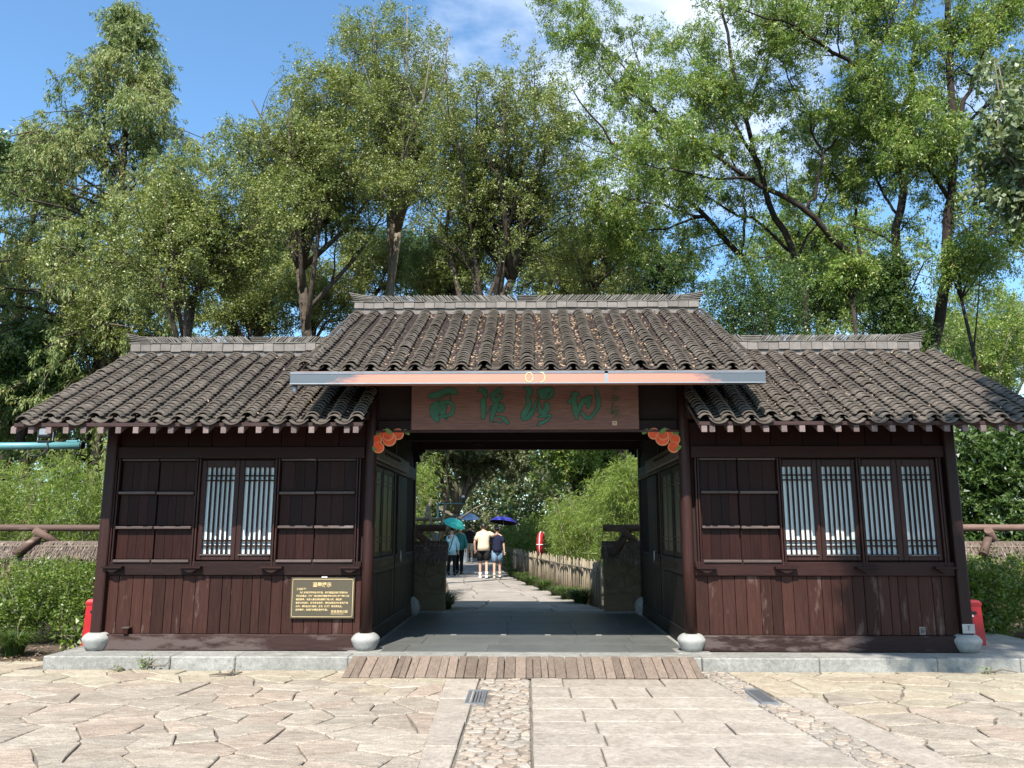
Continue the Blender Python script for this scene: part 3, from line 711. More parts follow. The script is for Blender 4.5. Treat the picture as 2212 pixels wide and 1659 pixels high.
# wings
WE, WZ, WR, WRZ = -.93, 2.862, 1.53, 4.178
for x0, x1, nc, lab in ((-5.84, -1.97, 15, 'lower roof of the left wing'), (2.05, 5.92, 15, 'lower roof of the right wing')):
    rw, slw = roof(x0 - .08, x1 + .08, WE, WZ, 1.6, WRZ + .03, None, 'roof'); tag(rw, lab)
    lf = (lambda u, v: .5 * (rt.random() < .25) + 1.2 * (u > .6) * (rt.random() < .4)) if x0 < 0 else (lambda u, v: 2.2 * (rt.random() < .5) * (.5 + .5 * v))
    lay_tiles(rw, x0, x1, WE, WZ, WR, WRZ, slw, nc, 31, 5, 3, lf)
    if x0 < 0: ridge(rw, -5.90, -2.3, 1.6, 4.178, .115, .10, -3.98, .040, (1, 0))
    else: ridge(rw, 2.3, 5.78, 1.6, 4.170, .115, .10, 3.32, .040, (0, 1))
    # fascia and rafters
    MB().bbox(x0 - .09, x1 + .09, WE - .01, WE + .025, WZ - .122, WZ - .078, .004).build('fascia', M['eave_wood'], rw)
    nr = 20; sp = .2035; xs0 = (-5.93 if x0 < 0 else 2.11)
    xx = [xs0 + sp * k for k in range(nr)] + ([-1.96] if x0 < 0 else [])
    if x0 > 0: xx = [2.02] + xx
    for x in xx:
        if x > x1 + .12: continue
        d_ = math.tan(slw)
        z0 = WZ - .126
        v = []
        for (y, z) in ((WE - .005, z0), (.1, z0 + d_ * (.1 - WE))):
            for xa in (x - .031, x + .031): v += [(xa, y, z - .072), (xa, y, z)]
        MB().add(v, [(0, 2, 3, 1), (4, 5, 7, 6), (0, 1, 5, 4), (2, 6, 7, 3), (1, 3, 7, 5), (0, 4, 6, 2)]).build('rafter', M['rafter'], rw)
    # purlins under the eave, ends showing at the gable
    xo = x0 - .06 if x0 < 0 else x1 + .06; xi = -1.97 if x0 < 0 else 1.97
    MB().tube([(xo, -.05, 3.0), (xi, -.05, 3.0)], .075, 12).build('purlin', M['beam'], rw)
    MB().tube([(xo, 1.6, 3.86), (xi, 1.6, 3.86)], .075, 12).build('purlin', M['beam'], rw)
    # gable boards closing the wing
    xg = (-5.19 if x0 < 0 else 5.19)
    v = [(xg + e, y, z) for e in (-.02, .02) for y, z in ((.0, 2.88), (3.2, 2.88), (1.6, 4.05))]
    MB().add(v, [(0, 2, 1), (3, 4, 5), (0, 1, 4, 3), (1, 2, 5, 4), (2, 0, 3, 5)]).build('gable_board', M['beam_y'], rw)
    # verge tiles turned along the inner edge
    xv = -1.90 if x0 < 0 else 1.98
for sgn in (-1, 1):                               # gable boards of the main roof above the wings
    xg = sgn * 2.0
    v = [(xg + e, y, z) for e in (-.02, .02) for y, z in ((-.2, 2.95), (4.2, 2.95), (4.2, 3.55), (2.0, 4.65), (-.2, 3.55))]
    P(MB().add(v, [(4, 3, 2, 1, 0), (5, 6, 7, 8, 9)] + [(k, (k + 1) % 5, 5 + (k + 1) % 5, 5 + k) for k in range(5)]), 'gable_board', 'soffit')
for k in range(26):                               # rafters of the main roof, behind the gutter
    x = -2.6 + k * .209; d_ = math.tan(sl1); v = []
    for (y, z) in ((-.9, 3.34), (.1, 3.34 + d_)):
        for xa in (x - .031, x + .031): v += [(xa, y, z - .07), (xa, y, z)]
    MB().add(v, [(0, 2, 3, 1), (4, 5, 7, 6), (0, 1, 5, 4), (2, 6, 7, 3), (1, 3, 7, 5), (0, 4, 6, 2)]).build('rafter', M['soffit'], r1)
# copper gutter along the main eave
g = MB(); gy0, gy1, gz0, gz1 = -1.085, -.95, 3.205, 3.345
g.box(-2.70, 2.70, gy0, gy0 + .012, gz0, gz1).box(-2.70, 2.70, gy0 + .0125, gy1, gz0 + .001, gz0 + .012).box(-2.70, -2.69, gy0 + .0125, gy1, gz0 + .0125, gz1 - .001).box(2.69, 2.70, gy0 + .0125, gy1, gz0 + .0125, gz1 - .001)
gut = g.build('gutter', M['copper'], r1)
MB().box(-2.69, 2.69, gy1 - .012, gy1, gz0 + .013, gz1 + .012).build('gutter_back', M['soffit'], gut); MB().box(-2.69, 2.69, gy1 - .022, gy1 - .002, gz1 + .0125, gz1 + .028).build('drip_strip', M['copper_lip'], gut)
MB().box(-2.70, 2.70, gy0 - .004, gy0 - .0005, gz1 - .026, gz1 + .003).build('gutter_lip', M['zinc'], gut)
MB().box(-2.70, 2.70, gy0 - .006, gy0 - .0005, gz0 - .002, gz0 + .010).build('gutter_bead', M['grey_metal'], gut)
MB().box(.885, .925, gy0 - .004, gy0 - .0008, gz0 + .011, gz1).build('gutter_strap', M['grey_metal'], gut)
MB().tube([(-2.66, -1.02, gz0), (-2.66, -1.02, gz0 - .10)], .03, 10).build('downspout', M['grey_metal'], gut)
mk = MB()  # glints of reflected light, drawn as two yellow curves on the gutter face
for x_, a0_, a1_ in ((.03, 0, 2 * math.pi), (.17, -1.9, 1.9)):
    mk.tube([(x_ + .042 * math.cos(a0_ + (a1_ - a0_) * q / 14) * (1 if x_ < .1 else .9), gy0 - .002, (gz0 + gz1) / 2 + .055 * math.sin(a0_ + (a1_ - a0_) * q / 14)) for q in range(15)], .004, 5)
mk.build('glint_mark', plain('yellow_glint', (.9, .75, .3), .6), gut)
MB().bbox(-2.62, 2.66, -.945, -.915, 3.30, 3.375, .004).build('fascia', M['soffit'], r1)
# litter of dry leaves lying on the tiles
def leaf_mesh(name, C, A, Nn, ln, wd, tint, mat, quad=False):
    """Leaves from base C along axis A, side from Nn; ln, wd arrays. Small leaves are single blades, larger ones rhombs."""
    C = np.asarray(C, np.float32); n = len(C); K = 4 if quad else 3
    A = A / (np.linalg.norm(A, axis=1, keepdims=True) + 1e-9); Sd = np.cross(A, Nn); Sd /= (np.linalg.norm(Sd, axis=1, keepdims=True) + 1e-9)
    ln = ln[:, None]; wd = wd[:, None]
    V = np.empty((n, K, 3), np.float32)
    if quad: V[:, 0] = C; V[:, 1] = C + A * ln * .45 + Sd * wd * .5; V[:, 2] = C + A * ln; V[:, 3] = C + A * ln * .45 - Sd * wd * .5
    else: V[:, 0] = C + A * ln * .12 - Sd * wd * .5; V[:, 1] = C + A * ln * .3 + Sd * wd * .5; V[:, 2] = C + A * ln
    me = bpy.data.meshes.new(name); me.vertices.add(n * K); me.vertices.foreach_set('co', V.reshape(-1))
    me.loops.add(n * K); me.loops.foreach_set('vertex_index', np.arange(n * K, dtype=np.int32))
    me.polygons.add(n); me.polygons.foreach_set('loop_start', np.arange(0, n * K, K, dtype=np.int32))
    at_ = me.attributes.new('tint', 'FLOAT', 'FACE'); at_.data.foreach_set('value', np.asarray(tint, np.float32))
    me.materials.append(mat); me.update(); return me
M['dry_leaf'] = leafmat('dry_leaf', [(.14, .075, .05), (.30, .20, .145), (.38, .27, .21), (.40, .28, .14), (.34, .22, .175)], .1, .8, .2)
nr_ = np.random.default_rng(5)
LP = np.array([tuple(p) for p in lit_pts]); n = len(LP)
A_ = nr_.normal(size=(n, 3)); A_[:, 2] *= .35; N_ = nr_.normal(size=(n, 3)) * .5 + np.array([0, -.45, .9])
me = leaf_mesh('dry_leaves', LP, A_, N_, nr_.uniform(.03, .06, n), nr_.uniform(.014, .026, n), nr_.random(n), M['dry_leaf'])
tag(obj('dry_leaves', me), 'dry fallen leaves lying in the tile channels of the roofs', kind='stuff')

# ------------------------------------------------------------------ things fixed to the gatehouse
def ribbon(mb, pts, depth0, th, ox, oz, sx, sz, grow=0.):
    """A brush stroke: centre line with widths (crop units) turned into a raised plate facing -Y."""
    P2 = []
    for i in range(len(pts) - 1):                 # resample smoothly
        p0 = pts[max(i - 1, 0)]; p1 = pts[i]; p2 = pts[i + 1]; p3 = pts[min(i + 2, len(pts) - 1)]
        for s_ in range(4):
            u = s_ / 4; P2.append(tuple(.5 * (2 * p1[k] + (p2[k] - p0[k]) * u + (2 * p0[k] - 5 * p1[k] + 4 * p2[k] - p3[k]) * u * u + (3 * p1[k] - p0[k] - 3 * p2[k] + p3[k]) * u ** 3) for k in range(3)))
    P2.append(pts[-1]); a = []; b = []
    for i, p in enumerate(P2):
        q0 = P2[max(i - 1, 0)]; q1 = P2[min(i + 1, len(P2) - 1)]; dx, dy = q1[0] - q0[0], q1[1] - q0[1]; l = math.hypot(dx, dy) + 1e-6
        w = max(3, p[2]) / 2 + grow; ex = grow if i in (0, len(P2) - 1) else 0; s_ = -1 if i == 0 else 1
        cx_, cy_ = p[0] + dx / l * ex * s_, p[1] + dy / l * ex * s_
        a.append((cx_ - dy / l * w, cy_ + dx / l * w)); b.append((cx_ + dy / l * w, cy_ - dx / l * w))
    T_ = lambda p, y: (ox + p[0] * sx, y, oz - p[1] * sz)
    n = len(a); vs = [T_(p, depth0 - th) for p in a] + [T_(p, depth0 - th) for p in b] + [T_(p, depth0) for p in a] + [T_(p, depth0) for p in b]
    fs = []
    for i in range(n - 1): fs += [(i, i + 1, n + i + 1, n + i), (i, 2 * n + i, 2 * n + i + 1, i + 1), (n + i, n + i + 1, 3 * n + i + 1, 3 * n + i)]
    fs += [(0, n, 3 * n, 2 * n), (n - 1, 2 * n - 1 + 2 * n, 2 * n - 1, n - 1)][:1]
    mb.add(vs, fs)
PY = -.075
plq = thing('name_plaque', 'long reddish wooden name plaque with carved green calligraphy under the copper gutter', 'plaque', (-.02, PY, 2.80))
MB().bbox(-1.452, 1.405, PY, PY + .045, 2.803, 3.42, .006).build('board', M['plaque'], plq)
CH = {
 'xi': (5, [[(935, 262, 40), (1010, 240, 95), (1100, 218, 80), (1180, 178, 85), (1270, 162, 80), (1340, 182, 80), (1388, 208, 30)], [(1095, 305, 20), (1130, 290, 15), (1200, 245, 12), (1275, 228, 14), (1275, 310, 14)],
   [(1085, 330, 30), (1015, 400, 70), (1003, 480, 75), (1030, 550, 90), (1070, 605, 85), (1095, 655, 25)], [(1090, 355, 50), (1065, 450, 100), (1080, 540, 60)], [(1105, 370, 30), (1180, 338, 36), (1260, 350, 50), (1320, 390, 40), (1325, 460, 38), (1300, 530, 45), (1220, 560, 36), (1110, 575, 40)],
   [(1170, 360, 60), (1150, 450, 90), (1170, 540, 60)], [(1225, 350, 30), (1205, 440, 24), (1190, 540, 20)], [(1185, 575, 8), (1210, 612, 10), (1245, 585, 8)]]),
 'stream': (5, [[(1698, 165, 12), (1760, 148, 70), (1812, 205, 82), (1832, 270, 25)], [(1812, 275, 25), (1782, 330, 78), (1792, 420, 78), (1787, 520, 58), (1780, 608, 44)], [(2062, 115, 22), (2025, 165, 60), (1935, 225, 76), (1948, 300, 80), (1990, 350, 76), (1962, 430, 92), (1930, 530, 64), (1908, 645, 52)],
   [(2075, 215, 26), (2040, 275, 62), (1985, 320, 50)], [(2045, 370, 66), (2070, 445, 80), (2005, 490, 60)], [(1905, 415, 20), (1845, 525, 14)], [(1975, 568, 8), (2060, 582, 28), (2120, 625, 56), (2168, 685, 30)], [(2070, 672, 26), (2010, 655, 10), (1928, 662, 6)]]),
 'wet': (6, [[(193, 108, 12), (268, 140, 80), (288, 190, 80), (245, 255, 44), (272, 330, 72), (252, 430, 84), (195, 520, 78), (168, 595, 40)], [(165, 600, 36), (235, 590, 62), (305, 520, 72), (352, 425, 46), (383, 330, 28), (400, 270, 12)], [(400, 180, 66), (480, 180, 120), (560, 148, 84), (622, 145, 56), (618, 225, 56), (560, 285, 40)],
   [(430, 255, 76), (520, 245, 90), (570, 230, 60)], [(420, 330, 24), (438, 450, 50), (472, 535, 56)], [(525, 340, 46), (552, 420, 90), (512, 490, 92), (478, 540, 56)], [(395, 478, 22), (440, 500, 30)], [(408, 572, 18), (500, 560, 40), (612, 545, 22), (540, 622, 42), (440, 672, 42), (392, 698, 14)]]),
 'land': (6, [[(918, 212, 44), (975, 205, 50), (1042, 222, 44)], [(975, 215, 70), (965, 300, 70), (968, 400, 78), (985, 500, 70), (1000, 602, 26)], [(865, 358, 22), (915, 312, 58), (945, 265, 40)], [(1000, 530, 44), (1045, 410, 60), (1100, 335, 70), (1170, 300, 92), (1222, 248, 60)], [(1190, 320, 80), (1175, 390, 60), (1170, 438, 16)], [(1065, 288, 26), (1125, 312, 44)],
   [(1075, 490, 36), (1120, 572, 52), (1200, 588, 52), (1262, 520, 46), (1318, 440, 56), (1335, 340, 62), (1315, 220, 46), (1286, 105, 14)]]),
 'name': (6, [[(1560, 108, 14), (1572, 142, 18), (1640, 132, 16), (1665, 112, 10)], [(1532, 250, 24), (1590, 250, 34), (1640, 285, 30), (1600, 322, 30), (1545, 300, 26)], [(1590, 262, 30), (1570, 340, 16), (1540, 405, 12)], [(1525, 425, 24), (1600, 430, 26), (1640, 428, 16)], [(1560, 430, 34), (1532, 510, 50), (1600, 490, 46), (1655, 492, 18)], [(1640, 500, 24), (1600, 555, 20), (1545, 595, 10)]]),
}
for nm, (crop, strokes) in CH.items():
    ox, oz, t0 = (-1.443 - 690 * .00082, 3.345 + 105 * .000812, .0) if crop == 5 else (-.193, 3.345 + 95 * .000812, 0)
    if nm != 'name':
        e_ = MB()
        for i, st in enumerate(strokes): ribbon(e_, st, PY + .001, .003 + i * .0002, ox, oz, .00082, .000812, 7)
        co = e_.build('carved_edge', M['dark_outline'], plq)
    for part in ([strokes] if nm != 'name' else [strokes[:1], strokes[1:3], strokes[3:]]):
        g_ = MB()
        for i, st in enumerate(part): ribbon(g_, st, PY + .001, .008 + i * .0004, ox, oz, .00082, .000812)
        g_.build('carved_character' if nm != 'name' else 'signature_character', M['green_paint'] if nm != 'name' else M['olive_ink'], plq)
ox, oz = -.193, 3.345 + 95 * .000812
sx_, sz_ = ox + 1575 * .00082, oz - 668 * .000812
MB().bbox(sx_ - .029, sx_ + .029, PY - .005, PY - .0005, sz_ - .027, sz_ + .027, .004).build('seal', M['seal'], plq)
m = MB()
for q in ((-.018, .0, .006, .012), (.004, .018, .004, .009), (-.016, -.004, -.014, -.009), (.0, .016, -.012, -.007), (-.004, .002, -.008, .018)): m.box(sx_ + q[0], sx_ + q[1], PY - .0065, PY - .0052, sz_ + q[2], sz_ + q[3])
m.build('seal_mark', M['plaque'], plq)
def disc(cx_, cz_, r, y, mat, name, par, sx=1., th=.006, n=22, sq=.92, rot=0):
    v = []
    for yy in (y - th, y):
        for k in range(n): w = 2 * math.pi * k / n; a_, b_ = r * math.cos(w) * sx, r * sq * math.sin(w); v.append((cx_ + a_ * math.cos(rot) - b_ * math.sin(rot), yy, cz_ + a_ * math.sin(rot) + b_ * math.cos(rot)))
    return MB().add(v, [tuple(range(n)), tuple(range(n, 2 * n))[::-1]] + [(k, n + k, n + (k + 1) % n, (k + 1) % n) for k in range(n)]).build(name, M[mat], par)
for sg, lab in ((-1, 'printed cut-out of orange persimmons fixed in the left upper corner of the passage'), (1, 'printed cut-out of orange persimmons fixed in the right upper corner of the passage')):
    X0 = -1.935 if sg < 0 else 1.905; cv = lambda cx_, cy_: (X0 - sg * (cx_ - 172) * .0016, 2.80 - (cy_ - 35) * .0016)
    t = thing('persimmon_cutout', lab, 'decoration', (X0, -.03, 2.8), 'persimmon cut-outs in the corners of the passage')
    MB().box(*sorted((X0, X0 - sg * .11)), -.028, -.024, 2.55, 2.795).build('backing', M['print_leaf'], t)
    for i, (a, b, r, mt) in enumerate(((205, 62, 30, 'print_leaf'), (437, 48, 26, 'print_leaf'), (262, 66, 38, 'fruit'), (370, 66, 44, 'fruit'), (305, 108, 52, 'fruit'), (298, 78, 40, 'fruit'), (208, 112, 38, 'fruit'), (222, 172, 43, 'fruit'), (184, 180, 22, 'print_leaf'), (300, 46, 28, 'print_leaf'))):
        x_, z_ = cv(a, b); y_ = -.030 - i * .0035
        z_ = min(z_, 2.80 - r * .0016 * .35)
        if mt == 'fruit': d1 = disc(x_, z_, r * .0017, y_, 'fruit_rim', 'fruit', t, sq=.97); disc(x_ - .004, z_ + .003, r * .0016 * .9, y_ - .0065, 'fruit', 'fruit_face', d1, th=.001, sq=.97)
        else: disc(x_, z_, r * .0016, y_, mt, 'leaf', t, 1.2, sq=.6, rot=.7 * sg)
# notice board
NB = (-2.878, -2.10, .513, .995)
nb = thing('notice_board', 'bronze notice board with gold Chinese text on the planks left of the passage', 'notice board', (-2.49, -.02, .513))
MB().bbox(NB[0], NB[1], -.034, -.012, NB[2], NB[3], .004).build('panel', M['bronze'], nb)
m = MB(); x0, x1, z0, z1 = NB[0] + .02, NB[1] - .02, NB[2] + .02, NB[3] - .02; lp = []
for cx_, cz_, a0_ in ((x1 - .02, z1 - .02, 0), (x0 + .02, z1 - .02, 90), (x0 + .02, z0 + .02, 180), (x1 - .02, z0 + .02, 270)):
    for q in range(4): w = R_(a0_ + q * 30); lp.append((cx_ + .02 * math.cos(w), -.0355, cz_ + .02 * math.sin(w)))
m.tube(lp + [lp[0]], .0032, 5); m.build('border', M['gold'], nb)
def text(body, size, x, z, y, mat, par, name, align='LEFT', bold=.0, spacing=1.0):
    c = bpy.data.curves.new(name, 'FONT'); c.body = body; c.size = size; c.align_x = align; c.extrude = .0006; c.offset = bold; c.space_character = spacing; c.resolution_u = 2
    o = bpy.data.objects.new('txt', c); COL.objects.link(o); o.rotation_euler = (math.pi / 2, 0, 0); o.location = (x, y, z)
    bpy.context.view_layer.update(); dg = bpy.context.evaluated_depsgraph_get(); me = bpy.data.meshes.new_from_object(o.evaluated_get(dg)); me.transform(o.matrix_world)
    bpy.data.objects.remove(o); me.name = name; me.materials.clear(); me.materials.append(mat); return obj(name, me, par)
xc = (NB[0] + NB[1]) / 2
text('温馨提示', .058, xc - .01, NB[3] - .105, -.0352, M['gold'], nb, 'heading', 'CENTER', .001)
text('各位游客：', .027, NB[0] + .072, NB[3] - .145, -.0352, M['gold'], nb, 'text_line', bold=.0006)
for k, ln_ in enumerate(('为保护西溪湿地生态环境，请不要擅自采摘花草树木', '不乱扔果皮，根据《杭州西溪国家湿地公园保护管理条例》', '规定要求，凡进入景区请勿携带宠物入园，请自觉', '爱护公共设施，游览安全有序，请勿在景区内吸烟及使用', '火种，请勿在水域垂钓，游泳（捕捞）请注意安全，', '自觉遵守，共同维护景区良好环境。')):
    text(ln_, .0255, NB[0] + (.11 if k == 0 else .066) , NB[3] - .186 - k * .0405, -.0352, M['gold'], nb, 'text_line', bold=.0006, spacing=1.0)
text('西溪湿地公园', .034, NB[1] - .075, NB[2] + .07, -.0352, M['gold'], nb, 'signature', 'RIGHT', .0004)
MB().box(NB[1] - .285, NB[1] - .125, -.0352, -.0345, NB[2] + .052, NB[2] + .056).build('signature_rule', M['gold'], nb)
MB().bbox(xc - .02, xc + .05, -.038, -.012, NB[3] - .002, NB[3] + .010, .003).build('hanger', M['white_plastic'], nb)
# small plates and the wooden block
t = thing('wall_plate', 'small pale square plate on the right wing planks just above the sill', 'plate', (4.72, -.0, .33))
MB().bbox(4.685, 4.755, .000, .016, .335, .425, .003).build('plate', M['ridge_brick'], t)
m = MB()
for q in ((.012, .058, .070, .076), (.012, .018, .012, .070), (.024, .030, .02, .064), (.034, .052, .052, .058), (.036, .042, .012, .050), (.048, .054, .022, .05)): m.box(4.685 + q[0], 4.685 + q[1], -.0025, -.0005, .335 + q[2], .335 + q[3])
m.build('plate_mark', M['black_plastic'], t)
t = thing('post_label', 'grey metal label wrapped round the foot of the far right post', 'label', (5.225, -.075, .36))
MB().bbox(5.152, 5.298, -.082, -.0715, .362, .47, .002).build('plate', M['grey_metal'], t)
m = MB()
for q in ((5.205, 5.245, .444, .450), (5.222, 5.230, .41, .444), (5.212, 5.240, .40, .405)): m.box(q[0], q[1], -.084, -.0825, q[2], q[3])
m.build('plate_mark', M['black_plastic'], t)
t = thing('wooden_block', 'small wooden block with a worn cap at the foot of the left wing planks', 'block', (-4.855, -.03, .30))
MB().bbox(-4.885, -4.825, -.07, .014, .327, .392, .004).build('body', M['board'], t); MB().bbox(-4.9, -4.812, -.078, .014, .393, .412, .004).build('cap', M['ledge'], t)
# plank ramp
rm = thing('ramp', 'weathered brown plank ramp up to the passage', 'ramp', (-.05, -.76, 0))
x = -2.0; rr = random.Random(8); y0r, z0r, y1r, z1r = -1.03, .022, -.49, .152; an = math.atan2(z1r - z0r, y1r - y0r); ln_ = math.hypot(y1r - y0r, z1r - z0r)
while x < 1.87:
    w = rr.choice((.075, .09, .105, .12, .13)); e = min(x + w, 1.89); j = rr.uniform(-.015, .012); tz = rr.uniform(-.02, .02)
    Mx = Matrix.Translation(((x + e) / 2, y0r + j, z0r + rr.uniform(-.003, .004))) @ Matrix.Rotation(an, 4, 'X') @ Matrix.Rotation(rr.uniform(-.012, .012), 4, 'Y') @ Matrix.Rotation(tz * .6, 4, 'Z')
    MB().bbox(-(e - x) / 2 + .003, (e - x) / 2 - .003, 0, ln_, -.03, 0, .005, Mx).build('plank', M['ramp'], rm); x = e
MB().box(-1.95, 1.85, -.6, -.52, 0.006, .085).build('bearer', M['ramp'], rm)
# ------------------------------------------------------------------ vegetation generators
def norm(a): return a / (np.linalg.norm(a, axis=-1, keepdims=True) + 1e-9)
def resample(pts, k):
    p = np.asarray(pts, float); d = np.r_[0, np.cumsum(np.linalg.norm(np.diff(p, axis=0), axis=1))]; u = np.linspace(0, d[-1], k)
    return np.stack([np.interp(u, d, p[:, i]) for i in range(3)], 1)
def grow(P, Rd, n, L0, L1, g, out=.7, up=.2, tmin=.25, droop=0., wig=.07, env=None, rmax=.5, k=5, taper=.45, tmax=1.):
    """Side shoots on every stem of P (B, K, 3): returns their centre lines (C, k, 3) and radii."""
    B, K = P.shape[:2]; idx = np.repeat(np.arange(B), n); C = len(idx)
    t = tmin + (tmax - tmin) * g.random(C); f = t * (K - 1); i0 = np.minimum(f.astype(int), K - 2); w = (f - i0)[:, None]
    base = P[idx, i0] * (1 - w) + P[idx, i0 + 1] * w; tan = norm(P[idx, i0 + 1] - P[idx, i0]); r = Rd[idx, i0] * (1 - w[:, 0]) + Rd[idx, i0 + 1] * w[:, 0]
    per = g.normal(size=(C, 3)); per = norm(per - tan * (per * tan).sum(1, keepdims=True))
    d = norm(tan * (1 - out) + per * out + np.array([0, 0, up])); ln = g.uniform(L0, L1, C) * (1 - taper * t)
    s = np.linspace(0, 1, k); wv = np.cumsum(g.normal(size=(C, k, 3)) * wig, axis=1) * s[None, :, None]
    Q = base[:, None] + (d[:, None] * s[None, :, None] + wv) * ln[:, None, None]; Q[:, :, 2] -= droop * (s ** 2)[None] * ln[:, None]
    r0 = np.minimum(r * rmax, ln * .022 + .002); RR = r0[:, None] * np.linspace(1, .25, k)[None]
    if env is not None: m = env(Q[:, -1]) ; Q, RR = Q[m], RR[m]
    return Q, RR
def tubes_mesh(groups, name, mat, sides=4):
    Vs = []; Fs = []; off = 0
    for G in groups:
        P, Rd = G[:2]; sd = G[2] if len(G) > 2 else sides
        if len(P) == 0: continue
        B, K = P.shape[:2]; tan = norm(np.gradient(P, axis=1)); ref = np.where(np.abs(tan[..., 2:3]) < .9, np.array([0, 0, 1.]), np.array([1., 0, 0]))
        a = norm(np.cross(tan, ref)); b = np.cross(tan, a); w = np.arange(sd) * 2 * np.pi / sd
        V = P[:, :, None] + (a[:, :, None] * np.cos(w)[None, None, :, None] + b[:, :, None] * np.sin(w)[None, None, :, None]) * Rd[:, :, None, None]
        Vs.append(V.reshape(-1, 3)); ii = (np.arange(B)[:, None, None] * K + np.arange(K - 1)[None, :, None]) * sd; j = np.arange(sd)[None, None]; j2 = (j + 1) % sd
        Fs.append((np.stack([ii + j, ii + j2, ii + sd + j2, ii + sd + j], -1) + off).reshape(-1, 4)); off += B * K * sd
    V = np.concatenate(Vs).astype(np.float32); F = np.concatenate(Fs).astype(np.int32)
    me = bpy.data.meshes.new(name); me.vertices.add(len(V)); me.vertices.foreach_set('co', V.reshape(-1)); me.loops.add(F.size); me.loops.foreach_set('vertex_index', F.reshape(-1))
    me.polygons.add(len(F)); me.polygons.foreach_set('loop_start', np.arange(0, F.size, 4, dtype=np.int32)); me.polygons.foreach_set('use_smooth', np.ones(len(F), bool)); me.materials.append(mat); me.update(); return me
def thin(G, frac=1., step=2):
    """Fine twigs kept as three sided strands, a share of them."""
    q = max(1, int(round(1 / frac))); return (G[0][::q, ::step], G[1][::q, ::step], 3)
def foliage(P, k, g, ln, wd, spread=.8, droop=0., jit=.03, flat=.6, along=.5, tone=None):
    """k leaves on every twig (B, K, 3): returns arrays for leaf_mesh."""
    B, K = P.shape[:2]; idx = np.repeat(np.arange(B), k); C = len(idx); t = g.random(C) ** .8; f = t * (K - 1); i0 = np.minimum(f.astype(int), K - 2); w = (f - i0)[:, None]
    c = P[idx, i0] * (1 - w) + P[idx, i0 + 1] * w + g.normal(size=(C, 3)) * jit; tan = norm(P[idx, i0 + 1] - P[idx, i0])
    A = tan * along + g.normal(size=(C, 3)) * spread; A[:, 2] -= droop
    Nn = g.normal(size=(C, 3)) * (1 - flat) + np.array([0, -.25, 1]) * flat
    tw = g.random(B)[idx] if tone is None else tone[idx]
    return c, A, Nn, g.uniform(*ln, C), g.uniform(*wd, C), np.clip(tw * .55 + g.random(C) * .45, 0, 1)
def cat_leaves(parts): return [np.concatenate(x) for x in zip(*parts)]
M['leaf_olive'] = leafmat('olive_leaf', [(0.0562, 0.0843, 0.0241), (0.1163, 0.1565, 0.0401), (0.1765, 0.2106, 0.0562), (0.2307, 0.2507, 0.0722), (0.341, 0.341, 0.1103)], .26, .45, .5)
M['leaf_green'] = leafmat('green_leaf', [(0.0481, 0.0838, 0.0195), (0.0986, 0.1644, 0.0326), (0.1533, 0.2264, 0.0422), (0.219, 0.2766, 0.052), (0.3723, 0.3186, 0.1219)], .32, .44, .5)
M['leaf_conifer'] = leafmat('conifer_leaf', [(0.0531, 0.0911, 0.0342), (0.1176, 0.167, 0.0493), (0.1746, 0.2183, 0.0683), (0.2371, 0.2562, 0.0853), (0.4174, 0.3415, 0.1613)], 0.25, 0.5, 0.35)
M['leaf_dark'] = leafmat('dark_leaf', [(0.024, 0.048, 0.015), (0.051, 0.093, 0.024), (0.078, 0.1275, 0.033), (0.12, 0.1725, 0.048)], 0.3, .38, .5)
M['leaf_bamboo'] = leafmat('bamboo_leaf', [(0.0575, 0.0978, 0.0184), (0.1092, 0.1725, 0.0299), (0.161, 0.23, 0.0414), (0.2185, 0.2702, 0.0575), (0.3795, 0.322, 0.1265)], 0.42, .45, .4)
M['leaf_pale'] = leafmat('pale_leaf', [(0.066, 0.102, 0.042), (0.12, 0.162, 0.072), (0.192, 0.228, 0.12), (0.288, 0.3, 0.192)], 0.3, .4, .5)
M['leaf_hedge'] = leafmat('hedge_leaf', [(0.0517, 0.0862, 0.0161), (0.0978, 0.1495, 0.0253), (0.1437, 0.2012, 0.0345), (0.2012, 0.2472, 0.0483)], 0.38, .4, .5)
M['leaf_sage'] = leafmat('sage_leaf', [(0.065, 0.0806, 0.0364), (0.1105, 0.13, 0.0585), (0.1625, 0.1755, 0.091), (0.221, 0.2275, 0.13)], 0.32, .5, .4)
M['grass'] = leafmat('grass_blade', [(.018, .042, .010), (.045, .085, .018), (.085, .12, .026), (.15, .16, .045)], .3, .45, .4)
TREES = []
def finish(root, limbs, shoots, leaves, bark, leafm, quad=False):
    if limbs is not None:
        t = MB()
        for pts, r in limbs: t.tube(pts, r, 9)
        t.build('trunk', M[bark], root)
    gs = list(shoots)
    if gs: place(bpy.data.objects.new('branch', tubes_mesh(gs, 'branch', M[bark], 4)), root)
    place(bpy.data.objects.new('crown', leaf_mesh('crown', *cat_leaves(leaves), M[leafm], quad)), root)
def arr(limbs, k=12):
    P = np.stack([resample([tuple(p) for p in pts], k) for pts, r in limbs]); Rd = np.stack([np.interp(np.linspace(0, 1, k), np.linspace(0, 1, len(r)), r) for pts, r in limbs]); return P, Rd
def ell(c, rx, ry, rz, g=None, rough=.22):
    c = np.array(tuple(c)); q = np.random.default_rng(int(abs(c[0] * 100 + c[2] * 10))); ph = q.uniform(0, 6.28, (6,)); 
    def f(p):
        d = (p - c) / np.array([rx, ry, rz]); r = np.linalg.norm(d, axis=1); u = norm(d)
        wob = 1 + rough * (np.sin(3 * u[:, 0] + ph[0] + 2 * u[:, 2]) * .5 + np.sin(5 * u[:, 2] + ph[1]) * .5 + np.sin(7 * u[:, 0] + 4 * u[:, 1] + ph[2]) * .5)
        return r < wob
    return f
